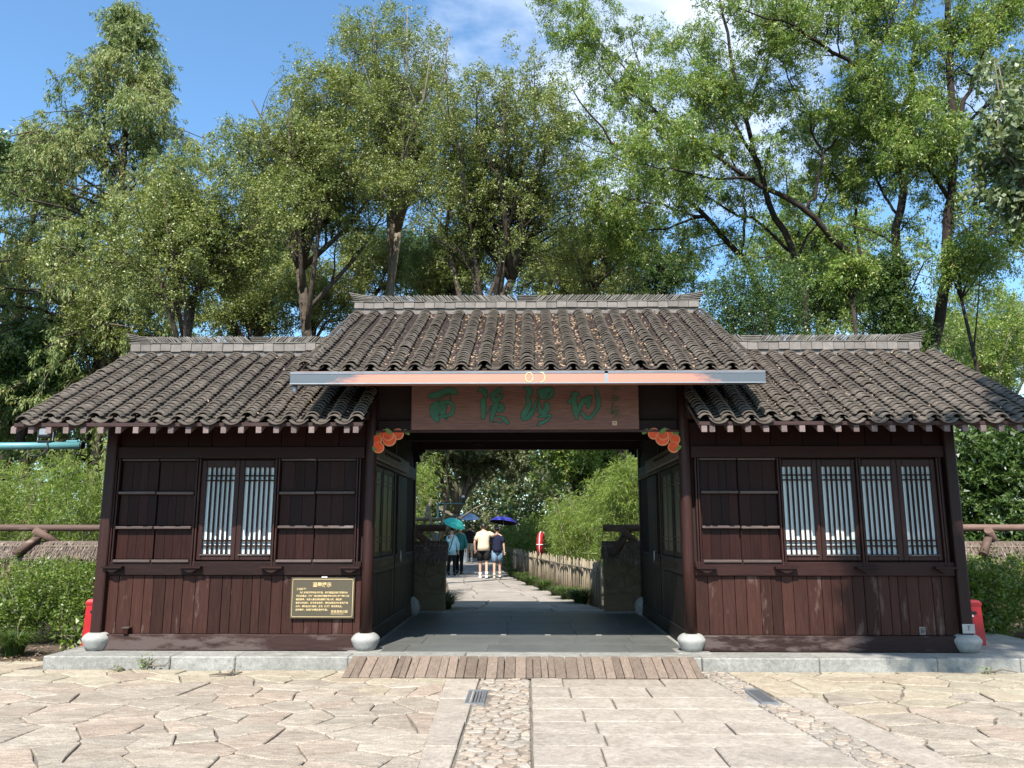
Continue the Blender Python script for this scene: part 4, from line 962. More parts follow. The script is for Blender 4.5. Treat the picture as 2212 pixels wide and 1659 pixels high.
def auto_tree(name, label, cat, base, crown_c, rad, seed, bark, leafm, ln=(.06, .09), wd=(.03, .042), nl=7, n1=12, n2=8, n3=6, kl=9, r0=.14, fork=.45, group=None, spread=.8, droop=.15, flat=.45, lean=(0, 0), up=.25, sc=1., wig=.08, quad=False):
    g = np.random.default_rng(seed); cc = np.array(tuple(crown_c)); b = np.array(base, float); rad = np.array(rad, float)
    root = thing(name, label, cat, base, group)
    top = cc + np.array([g.normal() * .1 * rad[0], 0, -rad[2] * fork]); mid = (b + top) / 2 + np.array([lean[0], lean[1], 0]) + g.normal(size=3) * .12
    limbs = [([b, (b + mid) / 2 + g.normal(size=3) * .06, mid, (mid + top) / 2 + g.normal(size=3) * .06, top], [r0 * 1.25, r0, r0 * .9, r0 * .8, r0 * .7])]
    for i in range(nl):
        a = 2 * math.pi * (i + g.uniform(-.3, .3)) / nl; el = g.uniform(-.1, 1.35); e_ = cc + rad * np.array([math.cos(a) * math.cos(el), math.sin(a) * math.cos(el), math.sin(el)]) * g.uniform(.75, .97)
        st = top if g.random() < .6 else mid + (top - mid) * g.uniform(.5, 1); m1 = st + (e_ - st) * .38 + np.array([0, 0, .12 * rad[2]]) + g.normal(size=3) * .14 * rad[0] * .5; m2 = st + (e_ - st) * .72 + g.normal(size=3) * .12 * rad[0] * .5
        rr = r0 * g.uniform(.38, .62); limbs.append(([st, (st + m1) / 2, m1, m2, e_], [rr, rr * .85, rr * .65, rr * .4, rr * .14]))
    P, Rd = arr(limbs); env = ell(cc, *rad); m = rad.mean() * sc
    A1 = grow(P[1:], Rd[1:], n1, .45 * m, .8 * m, g, .62, up, .2, wig=wig, env=env)
    A2 = grow(*A1, n2, .16 * m + .15, .3 * m + .2, g, .7, .15, .2, .1, wig, env)
    A3 = grow(*A2, n3, .18, .42, g, .75, .05, .15, .25, .08)
    finish(root, limbs, [A1, thin(A2), thin(A3, .2, 4)], [foliage(A3[0], kl, g, ln, wd, spread, droop, .035, flat), foliage(A2[0], 4, g, ln, wd, spread, droop, .05, flat)], bark, leafm, quad); TREES.append(root); return root
def conifer(label, base, H, prof, seed, nb=120, group=None, z0=1.5):
    g = np.random.default_rng(seed); root = thing('conifer_tree', label, 'tree', base, group); b = np.array(base, float)
    tr = [b + np.array([.06 * math.sin(z * .6), .05 * math.cos(z * .5), z]) for z in np.linspace(0, H, 10)]; rr = list(np.linspace(.30, .02, 10)); limbs = [(tr, rr)]
    zs = z0 + (H - z0 - .1) * np.sort(g.random(nb)) ** .92; a = g.random(nb) * 6.283; ln = np.array([prof(z / H) for z in zs]) * g.uniform(.82, 1.05, nb) * (1 + .12 * np.sin(3 * a + seed)) ; s = np.linspace(0, 1, 7)
    d = np.stack([np.cos(a), np.sin(a), np.zeros(nb)], 1); B = np.empty((nb, 7, 3)); tx = np.array(tr)
    for j in range(3): B[:, :, j] = np.interp(zs, tx[:, 2] - b[2], tx[:, j])[:, None]
    wv = np.cumsum(g.normal(size=(nb, 7, 3)) * .03, axis=1); el = g.uniform(.15, .55, nb)
    B += (d[:, None] * s[None, :, None] + wv) * ln[:, None, None]; B[:, :, 2] += (np.sin(s * 2.6)[None] * el[:, None] * .55 - .28 * s[None] ** 2) * ln[:, None]
    RB = (.008 + .009 * ln)[:, None] * np.linspace(1, .2, 7)[None]
    A2 = grow(B, RB, 18, .35, 1.05, g, .72, -.05, .12, .55, .07, taper=.35); A3 = grow(*A2, 5, .16, .42, g, .6, -.15, .1, .7, .06)
    tw = g.random(nb)
    t3 = np.clip(.5 * g.random(len(A3[0])) + .25 + .25 * np.sin(A3[0][:, 0, 2] * 1.7 + A3[0][:, 0, 0]), 0, 1)
    finish(root, limbs, [(B, RB), thin(A2, 1, 2)], [foliage(A3[0], 12, g, (.09, .17), (.028, .045), .34, .55, .025, .2, .8, t3), foliage(A2[0], 12, g, (.10, .19), (.035, .055), .4, .4, .04, .2, .6)], 'bark', 'leaf_conifer'); TREES.append(root)
def limb_tree(label, limbs_px, seed, n1=13, n2=8, n3=7, kl=13, L1=(1.0, 2.1), bark='bark_dark', leafm='leaf_green', ln=(.075, .125), wd=(.026, .040), group='tall trees behind the right wing', skip=0, up=.2, tmin=.3):
    """A tree whose visible limbs follow those of the photograph: (x, y, depth) lists with first and last radius."""
    g = np.random.default_rng(seed); limbs = []
    for pts, ra, rb in limbs_px:
        ra, rb = ra * .85, rb * .8; q = [at(*p) for p in pts]; q = [tuple(v) for v in q]; rs = resample(q, 3 * len(q)); rs[1:-1] += g.normal(size=(len(rs) - 2, 3)) * .035
        limbs.append(([tuple(v) for v in rs], list(np.linspace(ra, rb, len(rs)))))
    b = limbs[0][0][0]; base = (b[0], b[1], 0.)
    limbs[0] = ([(b[0] + .15, b[1], 0.)] + limbs[0][0], [limbs[0][1][0] * 1.15] + limbs[0][1])
    root = thing('broadleaf_tree', label, 'tree', base, group)
    P, Rd = arr(limbs, 16)
    env = lambda p: p[:, 2] > 4.9
    A1 = grow(P, Rd, n1, *L1, g, .62, up, tmin, .05, .09, env, .45); A2 = grow(*A1, n2, .4, .95, g, .68, .12, .2, .15, .08, env); A3 = grow(*A2, n3, .2, .45, g, .75, 0., .15, .35, .08)
    finish(root, limbs, [A1, thin(A2), thin(A3, .25, 4)], [foliage(A3[0], kl, g, ln, wd, .55, .5, .03, .35, .45), foliage(A2[0], 4, g, ln, wd, .6, .5, .05, .35, .45)], bark, leafm); TREES.append(root)
def mass(name, label, cat, boxes, seed, leafm, n, k, ln, wd, group=None, stems=0, kind=None, twig=(.18, .4), spread=.75, droop=.1, flat=.5, surf=.6, stem_h=.6, bark='bark_pale', dirup=.35, quad=False):
    """Shrub or hedge: short leafy shoots filling rounded volumes (cx, cy, cz, rx, ry, rz), thicker towards the outside."""
    g = np.random.default_rng(seed); bx = np.array(boxes, float); vol = np.prod(bx[:, 3:], axis=1) ** .75; pick = g.choice(len(bx), n, p=vol / vol.sum())
    d = norm(g.normal(size=(n, 3))); sq = np.sign(d) * np.abs(d) ** .7; r = (surf + (1 - surf) * g.random(n)) if surf < 1 else np.ones(n)
    r = np.where(g.random(n) < .75, r, g.random(n)); c = bx[pick, :3] + sq * bx[pick, 3:] * (r * g.uniform(.88, 1.08, n))[:, None]
    ok_ = c[:, 2] > .02; c = c[ok_]; d = d[ok_]; m = len(c)
    dir_ = norm(d * .7 + g.normal(size=(m, 3)) * .6 + np.array([0, 0, dirup])); tl = g.uniform(*twig, m); s = np.linspace(0, 1, 3)
    P = c[:, None] + dir_[:, None] * (s[None, :, None] - .3) * tl[:, None, None]; P[:, :, 2] -= droop * s[None] ** 2 * tl[:, None]
    base = (float(bx[:, 0].mean()), float(bx[:, 1].mean()), 0.)
    root = thing(name, label, cat, base, group) if not kind else None
    lm = leaf_mesh('foliage', *foliage(P, k, g, ln, wd, spread, droop, .025, flat), M[leafm], quad)
    if kind: return tag(obj(name, lm), label, None, group, kind)
    place(bpy.data.objects.new('foliage', lm), root)
    tg = [(P[::8, ::2], np.full((len(P[::8]), 2), .003), 3)]
    tag(place(bpy.data.objects.new('twigs', tubes_mesh(tg, 'twig', M[bark], 3)), root), kind='stuff')
    for q in range(stems):
        i = g.integers(len(bx)); x, y = bx[i, 0] + g.uniform(-.8, .8) * bx[i, 3], bx[i, 1] + g.uniform(-.9, .6) * bx[i, 4]; t = MB(); h = bx[i, 2] * stem_h * 2; rr = g.uniform(.010, .022)
        p0 = np.array([x, y, 0.]); p1 = p0 + [g.uniform(-.12, .12), g.uniform(-.06, .06), h * .45]
        t.tube([p0, (p0 + p1) / 2 + g.normal(size=3) * .02, p1], [rr, rr * .85, rr * .7], 6)
        for e in range(3): q1 = p1 + [g.uniform(-.3, .3), g.uniform(-.2, .2), h * .5]; t.tube([p1, (p1 + q1) / 2 + g.normal(size=3) * .03, q1], [rr * .65, rr * .5, rr * .25], 5)
        t.build('stem', M[bark], root)
    return root
def bamboo(label, spots, hts, seed, n_leaf, group=None, spread_r=.5, lean=.3, leafm='leaf_bamboo', name='bamboo_clump', facing=(0, -1), ln=(.09, .17), wd=(.013, .022)):
    """Culms that arch over at the top, with narrow blades hanging on fine side twigs."""
    g = np.random.default_rng(seed); n = len(spots); sp = np.array(spots, float); h = np.array(hts, float)
    a = g.random(n) * 6.283; d = np.stack([np.cos(a), np.sin(a)], 1) * .7 + np.array(facing) * .5; s = np.linspace(0, 1, 8)
    P = np.zeros((n, 8, 3)); P[:, :, :2] = sp[:, None] + d[:, None] * (s ** 2.2)[None, :, None] * (lean * h)[:, None, None]; P[:, :, 2] = (s - .22 * s ** 4)[None] * h[:, None] * 1.12; P += g.normal(size=P.shape) * .015
    Rd = g.uniform(.007, .013, n)[:, None] * np.linspace(1, .3, 8)[None]
    root = thing(name, label, 'bamboo', (float(sp[:, 0].mean()), float(sp[:, 1].mean()), 0.), group)
    place(bpy.data.objects.new('culm', tubes_mesh([(P, Rd)], 'culm', M['bamboo_pole'], 5)), root)
    A2 = grow(P, Rd, n_leaf, .22, .62, g, .75, .1, .28, .45, .06, taper=.2)
    tag(place(bpy.data.objects.new('twigs', tubes_mesh([(A2[0][::3, ::2], A2[1][::3, ::2] * .5)], 'twig', M['bamboo_pole'], 3)), root), kind='stuff')
    tn = np.clip(g.random(len(A2[0])) * .7 + .3 * (A2[0][:, -1, 2] / h.max()), 0, 1)
    place(bpy.data.objects.new('foliage', leaf_mesh('foliage', *foliage(A2[0], 9, g, ln, wd, .4, .32, .03, .3, .8, tn), M[leafm])), root); return root
def tuft(loc, seed, label, h=.42, n=170, r=.07, group='grass tufts edging the path', parent=None):
    g = np.random.default_rng(seed); a = g.random(n) * 6.283; rr = r * np.sqrt(g.random(n)); b = np.stack([np.cos(a) * rr, np.sin(a) * rr, np.zeros(n)], 1); out_ = g.uniform(.35, 1.05, n) * h; hh = g.uniform(.6, 1.1, n) * h
    s = np.linspace(0, 1, 5); P = b[:, None] + np.stack([np.cos(a)[:, None] * out_[:, None] * s ** 1.6, np.sin(a)[:, None] * out_[:, None] * s ** 1.6, hh[:, None] * (1.55 * s - .95 * s ** 2.4)], -1)
    sd = np.stack([-np.sin(a), np.cos(a), np.zeros(n)], 1); w = .0065 * np.array([1, 1, .85, .6, .1])
    V = np.stack([P + sd[:, None] * w[None, :, None], P - sd[:, None] * w[None, :, None]], 2).reshape(-1, 3).astype(np.float32)
    i = (np.arange(n)[:, None] * 10 + np.arange(4)[None] * 2); F = np.stack([i, i + 1, i + 3, i + 2], -1).reshape(-1, 4).astype(np.int32)
    me = bpy.data.meshes.new('grass_tuft'); me.vertices.add(len(V)); me.vertices.foreach_set('co', V.reshape(-1)); me.loops.add(F.size); me.loops.foreach_set('vertex_index', F.reshape(-1)); me.polygons.add(len(F)); me.polygons.foreach_set('loop_start', np.arange(0, F.size, 4, dtype=np.int32))
    t_ = me.attributes.new('tint', 'FLOAT', 'FACE'); t_.data.foreach_set('value', np.repeat(g.random(n), 4).astype(np.float32) * np.tile(np.array([.5, .7, .9, 1.]), n).astype(np.float32)); me.materials.append(M['grass']); me.update()
    return tag(obj('grass_tuft', me, None, loc), label, 'grass tuft', group)

# ------------------------------------------------------------------ trees
P_ = lambda x, y, Y: at(x, y, Y)
conifer('tall pointed conifer with drooping feathery branches behind the left wing', (-13.15, 14, 0), 19.0, lambda u: min(4.9, .2 + (1 - u) * 10.4) * (1 if u > .3 else .9), 3, 150)
conifer('shorter bushy conifer beside the tall pointed one', (-16.3, 14.6, 0), 14.8, lambda u: min(4.1, .3 + (1 - u) * 9.), 7, 90)
G2_ = 'olive leaved trees behind the roofs'
c = P_(405, 560, 7); auto_tree('broadleaf_tree', 'low rounded olive tree just over the ridge of the left wing', 'tree', (c.x, 7.2, 0), c, (2.75, 2.1, 2.2), 21, 'bark', 'leaf_olive', (.05, .075), (.032, .045), 12, 14, 9, 7, 10, .11, .5, G2_)
c = P_(690, 375, 10); auto_tree('broadleaf_tree', 'tall olive leaved tree left of the middle roof with a twisted dark trunk', 'tree', (-5.0, 10, 0), c, (2.75, 2.3, 3.75), 22, 'bark', 'leaf_olive', (.052, .085), (.034, .049), 14, 15, 9, 7, 10, .17, .72, G2_, lean=(.2, 0))
c = P_(855, 290, 12.5); auto_tree('broadleaf_tree', 'tallest olive leaved tree rising behind the left half of the middle roof', 'tree', (-5.2, 12.5, 0), c, (2.75, 2.4, 4.5), 23, 'bark_pale', 'leaf_olive', (.055, .085), (.034, .048), 14, 14, 9, 7, 10, .15, .7, G2_)
c = P_(1075, 380, 11); auto_tree('broadleaf_tree', 'spreading olive leaved tree behind the right half of the middle roof', 'tree', (-4.3, 11, 0), c, (3.0, 2.5, 4.1), 24, 'bark', 'leaf_olive', (.052, .085), (.034, .049), 14, 15, 9, 7, 10, .16, .75, G2_, lean=(-.5, 0))
for i, (px, py, Y, rx, rz, bx_, lab) in enumerate(((250, 690, 12.5, 2.3, 1.7, -12.6, 'low leafy tree filling in behind the left end of the left wing ridge'), (545, 690, 13.5, 2.2, 1.6, -8.6, 'low leafy tree filling in behind the right end of the left wing ridge'), (800, 600, 16, 2.3, 1.9, -7.4, 'low leafy tree just left of the centre of the middle ridge'), (690, 650, 14.5, 1.9, 1.8, -7.8, 'low leafy tree in the gap where the left wing meets the middle roof'), (1010, 590, 15, 2.3, 1.6, -6.8, 'low leafy tree behind the centre of the middle ridge'), (1290, 560, 16, 2.4, 2.1, 5.3, 'low leafy tree filling the gap at the right end of the middle ridge'), (1800, 640, 15, 2.2, 1.9, 9.6, 'low leafy tree behind the bushy shrub over the right wing'))):
    c = P_(px, py, Y); auto_tree('broadleaf_tree', lab, 'tree', (bx_, Y, 0), c, (rx, rx * .8, rz), 141 + i, 'bark', 'leaf_green' if 'right wing' in lab else 'leaf_olive', (.06, .095), (.036, .052), 9, 11, 8, 6, 8, .10, .5, 'low leafy trees filling in behind the ridges')
G3_ = 'dark trees further back'
for i, (px, py, Y, rx, rz, lab, lm, bx_) in enumerate(((560, 600, 19, 3.0, 2.7, 'dark tree seen through the gap between the left wing and the middle roof', 'leaf_dark', -8.0), (920, 600, 21, 3.2, 2.6, 'dark tree low behind the left half of the middle ridge', 'leaf_dark', -6.6), (1190, 590, 20, 3.0, 2.4, 'dark tree low behind the right half of the middle ridge', 'leaf_olive', 5.6),
                                     (1400, 590, 22, 3.2, 2.5, 'dark tree behind the right end of the middle ridge', 'leaf_dark', 6.4), (60, 830, 12, 2.0, 1.5, 'dark tree low at the left edge behind the left eave', 'leaf_dark', -13.4), (-125, 420, 9, 1.6, 3.0, 'dark tree whose leaf tips hang in at the upper left edge', 'leaf_dark', -14.2), (1750, 560, 24, 4., 3., 'green tree far behind the leaning limbs', 'leaf_green', 11.5))):
    c = P_(px, py, Y); auto_tree('broadleaf_tree', lab, 'tree', (bx_, Y, 0), c, (rx, rx * .85, rz), 31 + i, 'bark_dark', lm, (.09, .14), (.055, .078), 10, 12, 8, 6, 7, .14, .6, G3_)
limb_tree('tree with a straight bark trunk forking above the right wing', [([(1935, 760, 9), (1938, 540, 9), (1945, 432, 9), (1949, 342, 9), (1966, 270, 9.2), (1973, 144, 9.4), (1977, -30, 9.6)], .15, .05), ([(1947, 352, 9), (1930, 331, 8.9), (1884, 216, 8.6), (1845, 130, 8.3)], .06, .015),
    ([(1958, 295, 9.1), (1862, 155, 8.7), (1776, 94, 8.4), (1704, 54, 8.0), (1590, 15, 7.6)], .085, .02), ([(1862, 155, 8.7), (1842, 70, 8.9), (1870, -20, 9.1)], .05, .015), ([(1864, 157, 8.7), (1925, 60, 8.3), (1940, -30, 8.0)], .05, .015), ([(1949, 420, 9), (1990, 360, 9.3), (2010, 300, 9.6)], .05, .02), ([(1945, 470, 9), (1900, 420, 9.5), (1880, 350, 9.9), (1900, 280, 10.2)], .045, .012)], 51, 14)
limb_tree('tree with the darkest thick upright trunk at the right end of the right wing ridge', [([(2005, 820, 8.5), (2028, 700, 8.5), (2042, 576, 8.5), (2056, 414, 8.5), (2060, 288, 8.5), (2053, 144, 8.5), (2049, -30, 8.5)], .16, .08), ([(2050, 430, 8.5), (1991, 342, 8.2), (1960, 250, 8)], .065, .02), ([(2060, 270, 8.5), (2085, 225, 8.4), (2135, 90, 8.2), (2185, -10, 8)], .07, .03),
    ([(2060, 300, 8.5), (2130, 230, 8.9), (2230, 150, 9.2)], .06, .02), ([(2054, 440, 8.5), (2120, 395, 8.2), (2220, 370, 8)], .05, .015), ([(2042, 570, 8.5), (2110, 520, 8.9), (2220, 470, 9.2)], .055, .02), ([(2056, 100, 8.5), (2120, 20, 8.8), (2160, -40, 9)], .05, .02)], 52, 14)
limb_tree('tree with a long dark limb leaning far up to the left above the right wing', [([(1990, 720, 10.4), (1869, 580, 10), (1740, 457, 9.6), (1632, 385, 9.2), (1500, 300, 8.8), (1370, 205, 8.4)], .135, .025), ([(1742, 460, 9.6), (1765, 400, 9.5), (1776, 331, 9.4), (1747, 252, 9.2), (1715, 190, 9), (1690, 130, 8.9)], .055, .015), ([(1776, 331, 9.4), (1830, 270, 9.8), (1868, 190, 10.2)], .04, .012), ([(1869, 580, 10), (1845, 480, 10.5), (1858, 400, 10.9), (1815, 320, 11.2)], .05, .012), ([(1632, 385, 9.2), (1560, 385, 8.9), (1470, 370, 8.5), (1370, 350, 8.2)], .045, .012), ([(1560, 340, 9), (1540, 250, 9.3), (1490, 150, 9.5)], .04, .012)], 53, 14)
limb_tree('tree with a crooked double limb rising behind the bushy shrub', [([(1745, 720, 11), (1722, 558, 11), (1675, 468, 11), (1632, 342, 10.6), (1610, 234, 10.4), (1578, 130, 10), (1555, 0, 9.8)], .13, .04), ([(1640, 350, 10.6), (1574, 255, 10.9), (1520, 170, 11.2), (1470, 80, 11.4)], .06, .015), ([(1722, 558, 11), (1765, 470, 11.5), (1800, 380, 11.9), (1750, 290, 12.2)], .05, .012), ([(1612, 240, 10.4), (1655, 150, 10.1), (1680, 60, 9.9), (1690, -30, 9.8)], .05, .015), ([(1720, 555, 11), (1640, 480, 11.4), (1530, 430, 11.8), (1440, 350, 12)], .06, .015)], 54, 14)
limb_tree('tree leaning left with thin spreading branches nearest the middle roof', [([(1670, 720, 12), (1603, 551, 12), (1524, 468, 11.7), (1481, 425, 11.5), (1400, 370, 11), (1310, 290, 10.6), (1235, 190, 10.3)], .13, .02), ([(1524, 468, 11.7), (1440, 445, 11.4), (1350, 430, 11), (1270, 390, 10.7)], .05, .012), ([(1600, 548, 12), (1612, 440, 12.3), (1585, 340, 12.5), (1560, 240, 12.7)], .055, .015), ([(1481, 425, 11.5), (1450, 310, 11.8), (1390, 190, 12), (1360, 70, 12.2)], .055, .015), ([(1400, 370, 11), (1300, 330, 11.5), (1230, 300, 12)], .035, .01), ([(1450, 310, 11.8), (1340, 200, 12.2), (1240, 70, 12.5)], .045, .012), ([(1390, 190, 12), (1300, 90, 12.4), (1200, 20, 12.8)], .035, .01), ([(1524, 468, 11.7), (1400, 500, 12), (1290, 480, 12.3)], .045, .012)], 55, 14)
c = P_(2215, 330, 5.2); auto_tree('broadleaf_tree', 'tree with large pale leaves reaching in at the upper right edge', 'tree', (c.x + .6, 5.4, 0), c, (1.25, 1.2, 2.4), 61, 'bark_pale', 'leaf_pale', (.11, .16), (.075, .11), 8, 9, 6, 4, 6, .09, .6, None, .6, .5, .35, quad=True)
for i, (px, py, Y, lab) in enumerate(((2120, 770, 19, 'thin pale trunked tree at the right edge beyond the right wing'), (2180, 760, 22, 'second thin pale trunked tree closest to the right edge'), (2075, 720, 25, 'slender pale tree between the dark trunk and the right edge'))):
    c = P_(px, py, Y); auto_tree('broadleaf_tree', lab, 'tree', (c.x + .2, Y, 0), c, (2.6, 2., 3.4), 71 + i, 'bark_pale', 'leaf_green', (.09, .14), (.045, .065), 9, 10, 7, 5, 7, .11, .7, 'slender trees at the right edge')
# shrubs and creepers over the right wing
c = P_(1640, 640, 6.6)
mass('shrub', 'dense glossy rounded shrub between the middle roof and the right wing ridge', 'shrub', [(c.x, 6.6, c.z, 1.05, .9, .75), (c.x + .25, 6.9, c.z - 1.6, 1.3, 1.1, 1.4), (c.x - .5, 6.6, c.z - .35, .8, .7, .7)], 81, 'leaf_dark', 4600, 8, (.05, .08), (.028, .04), None, 2, stem_h=.5, bark='bark_dark')
c = P_(1940, 615, 8.2)
mass('ivy', 'dark ivy wrapped round the trunk above the right wing ridge', 'ivy', [(c.x, 8.6, c.z, .5, .5, .95), (c.x + .3, 8.7, c.z - 1.4, .6, .55, .9), (c.x - .3, 8.5, c.z + .35, .5, .4, .4)], 82, 'leaf_dark', 2600, 8, (.06, .09), (.04, .06), None, 1, bark='bark_dark')
c = P_(1850, 615, 6.8); auto_tree('shrub_tree', 'small tree with bright yellow green leaves left of the ivy clad trunk', 'tree', (c.x + .1, 6.8, 0), c, (.75, .7, .62), 83, 'bark_dark', 'leaf_green', (.07, .11), (.028, .04), 6, 8, 6, 4, 7, .05, .5, None, .5, .3, .5)
c = P_(2085, 600, 7.6); auto_tree('shrub_tree', 'slender tree with bright leaf sprays right of the darkest trunk', 'tree', (c.x + .2, 7.6, 0), c, (.9, .8, 1.0), 84, 'bark_dark', 'leaf_green', (.07, .11), (.028, .04), 7, 8, 6, 4, 7, .05, .5, None, .5, .3, .5)
# plants either side of the gatehouse
mass('hedge', 'clipped sunlit hedge left of the gatehouse with bare pale stems', 'hedge', [(-8.2, 2.1, .72, 2.5, .75, .40), (-6.55, 1.75, .70, .75, .6, .38), (-6.9, 1.95, .42, 1.1, .55, .3), (-8.6, 1.9, .4, 1.8, .6, .28)], 91, 'leaf_hedge', 5200, 9, (.035, .055), (.02, .03), None, 14, twig=(.12, .28), surf=.7, quad=True)
mass('hedge', 'shady green hedge right of the gatehouse behind the red bin', 'hedge', [(7.6, 2.6, .66, 2.3, .9, .48), (6.35, 2.3, .5, .7, .7, .5)], 92, 'leaf_hedge', 4600, 9, (.045, .075), (.026, .04), None, 8, twig=(.12, .3), surf=.7)
mass('shrub', 'tall dark broad leaved thicket beyond the log rail right of the gatehouse', 'shrub', [(9.0, 7.4, 2.0, 2.6, 1.1, 2.1), (11.5, 7.6, 2.2, 2.2, 1.2, 2.2), (7.2, 7.2, 1.4, 1.3, .9, 1.5)], 93, 'leaf_dark', 9000, 8, (.10, .16), (.06, .09), None, 4, bark='bark_dark')
g_ = np.random.default_rng(95)
sp = [(x, y) for x, y in zip(g_.uniform(-14.5, -7.0, 120), g_.uniform(6.0, 8.2, 120))]
bamboo('bright green bamboo thicket beyond the log rail left of the gatehouse', sp, g_.uniform(2.2, 3.5, 120), 96, 42, None, facing=(0, -.8))
mass('shrub', 'leafy climbing shrub between the bamboo thicket and the left wing wall', 'shrub', [(-7.55, 5.9, 1.95, .55, .5, 1.15)], 97, 'leaf_hedge', 1300, 8, (.07, .10), (.035, .05), None, 2)
for i, (x, y, h, lab) in enumerate(((-6.62, .62, .40, 'grass tuft with a golden sheen nearest the left end of the platform'), (-7.15, .75, .44, 'dark grass tuft second from the platform at the left edge'), (-7.7, .6, .42, 'grass tuft furthest left at the edge of the picture'))): tuft((x, y, -.02), 100 + i, lab, h, 320, .12, 'grass tufts below the left hedge')
for i, (x, y, h, lab) in enumerate(((6.6, 1.3, .22, 'low grass tuft under the right hedge'),)): tuft((x, y, -.02), 110 + i, lab, h, 160, .1, None)
n = 700; q = g_.uniform(size=(n, 2)); C_ = np.stack([-8.6 + q[:, 0] * 2.95, .0 + q[:, 1] * 1.3, g_.uniform(-.035, 0, n)], 1)
A_ = g_.normal(size=(n, 3)); A_[:, 2] *= .2; N_ = np.tile(np.array([0, 0, 1.]), (n, 1)) + g_.normal(size=(n, 3)) * .35
tag(obj('dry_leaves', leaf_mesh('dry_leaves', C_, A_, N_, g_.uniform(.04, .08, n), g_.uniform(.02, .04, n), g_.random(n), M['dry_leaf'])), 'dry leaf litter on the soil under the left hedge', kind='stuff')
sheet('planting_bed', -60, -5.6, -.02, 60, -.035, M['soil']); sheet('planting_bed', 6.6, 60, -.02, 60, -.035, M['soil'])
mass('sapling', 'little broad leaved sapling by the red bin at the left end of the platform', 'plant', [(-6.05, 1.0, .16, .16, .12, .14)], 98, 'leaf_hedge', 46, 6, (.07, .11), (.045, .065), None, 2, twig=(.1, .2))
# weeds growing in the joints along the platform
for i, (x, y, h, w, lab) in enumerate(((-4.37, -.57, .17, .045, 'upright little weed growing against the left kerb'), (-4.62, -.66, .03, .07, 'flat fern like weed in the joint left of the kerb joint'), (-3.25, -.80, .025, .05, 'small weed tuft in the paving in front of the left wing'), (5.05, -.66, .03, .06, 'small weed tuft in the paving in front of the right wing'))):
    mass('weed', lab, 'weed', [(x, y, h * .6, w * .6, w * .5, h * .5)], 120 + i, 'leaf_hedge', 14, 4, (.025, .045), (.016, .028), 'weeds along the foot of the platform', 1, twig=(.05, .1))
# tree beside the viewer whose shade falls on the right end of the gatehouse
sh_ = auto_tree('broadleaf_tree', 'roadside tree standing right of the viewer that shades the right wing', 'tree', (7.4, -7.6, 0), (5.85, -8.7, 12.2), (2.4, 1.9, 1.8), 130, 'bark', 'leaf_green', (.16, .22), (.10, .15), 11, 11, 7, 5, 8, .2, .6, None)
g_ = np.random.default_rng(131); d_ = norm(g_.normal(size=(520, 3))); c_ = np.array([2.75, -9.55, 12.0]) + d_ * np.array([.75, .55, .6]) * g_.random(520)[:, None] ** .4
P2_ = c_[:, None] + norm(d_ + g_.normal(size=(520, 3)) * .5)[:, None] * np.linspace(0, .35, 3)[None, :, None]
place(bpy.data.objects.new('crown', leaf_mesh('crown', *foliage(P2_, 7, g_, (.14, .2), (.09, .13)), M['leaf_green'])), sh_)
MB().tube([(5.0, -8.8, 11.0), (4.0, -9.2, 11.4), (2.8, -9.55, 11.9)], [.06, .045, .02], 7).build('branch', M['bark'], sh_)
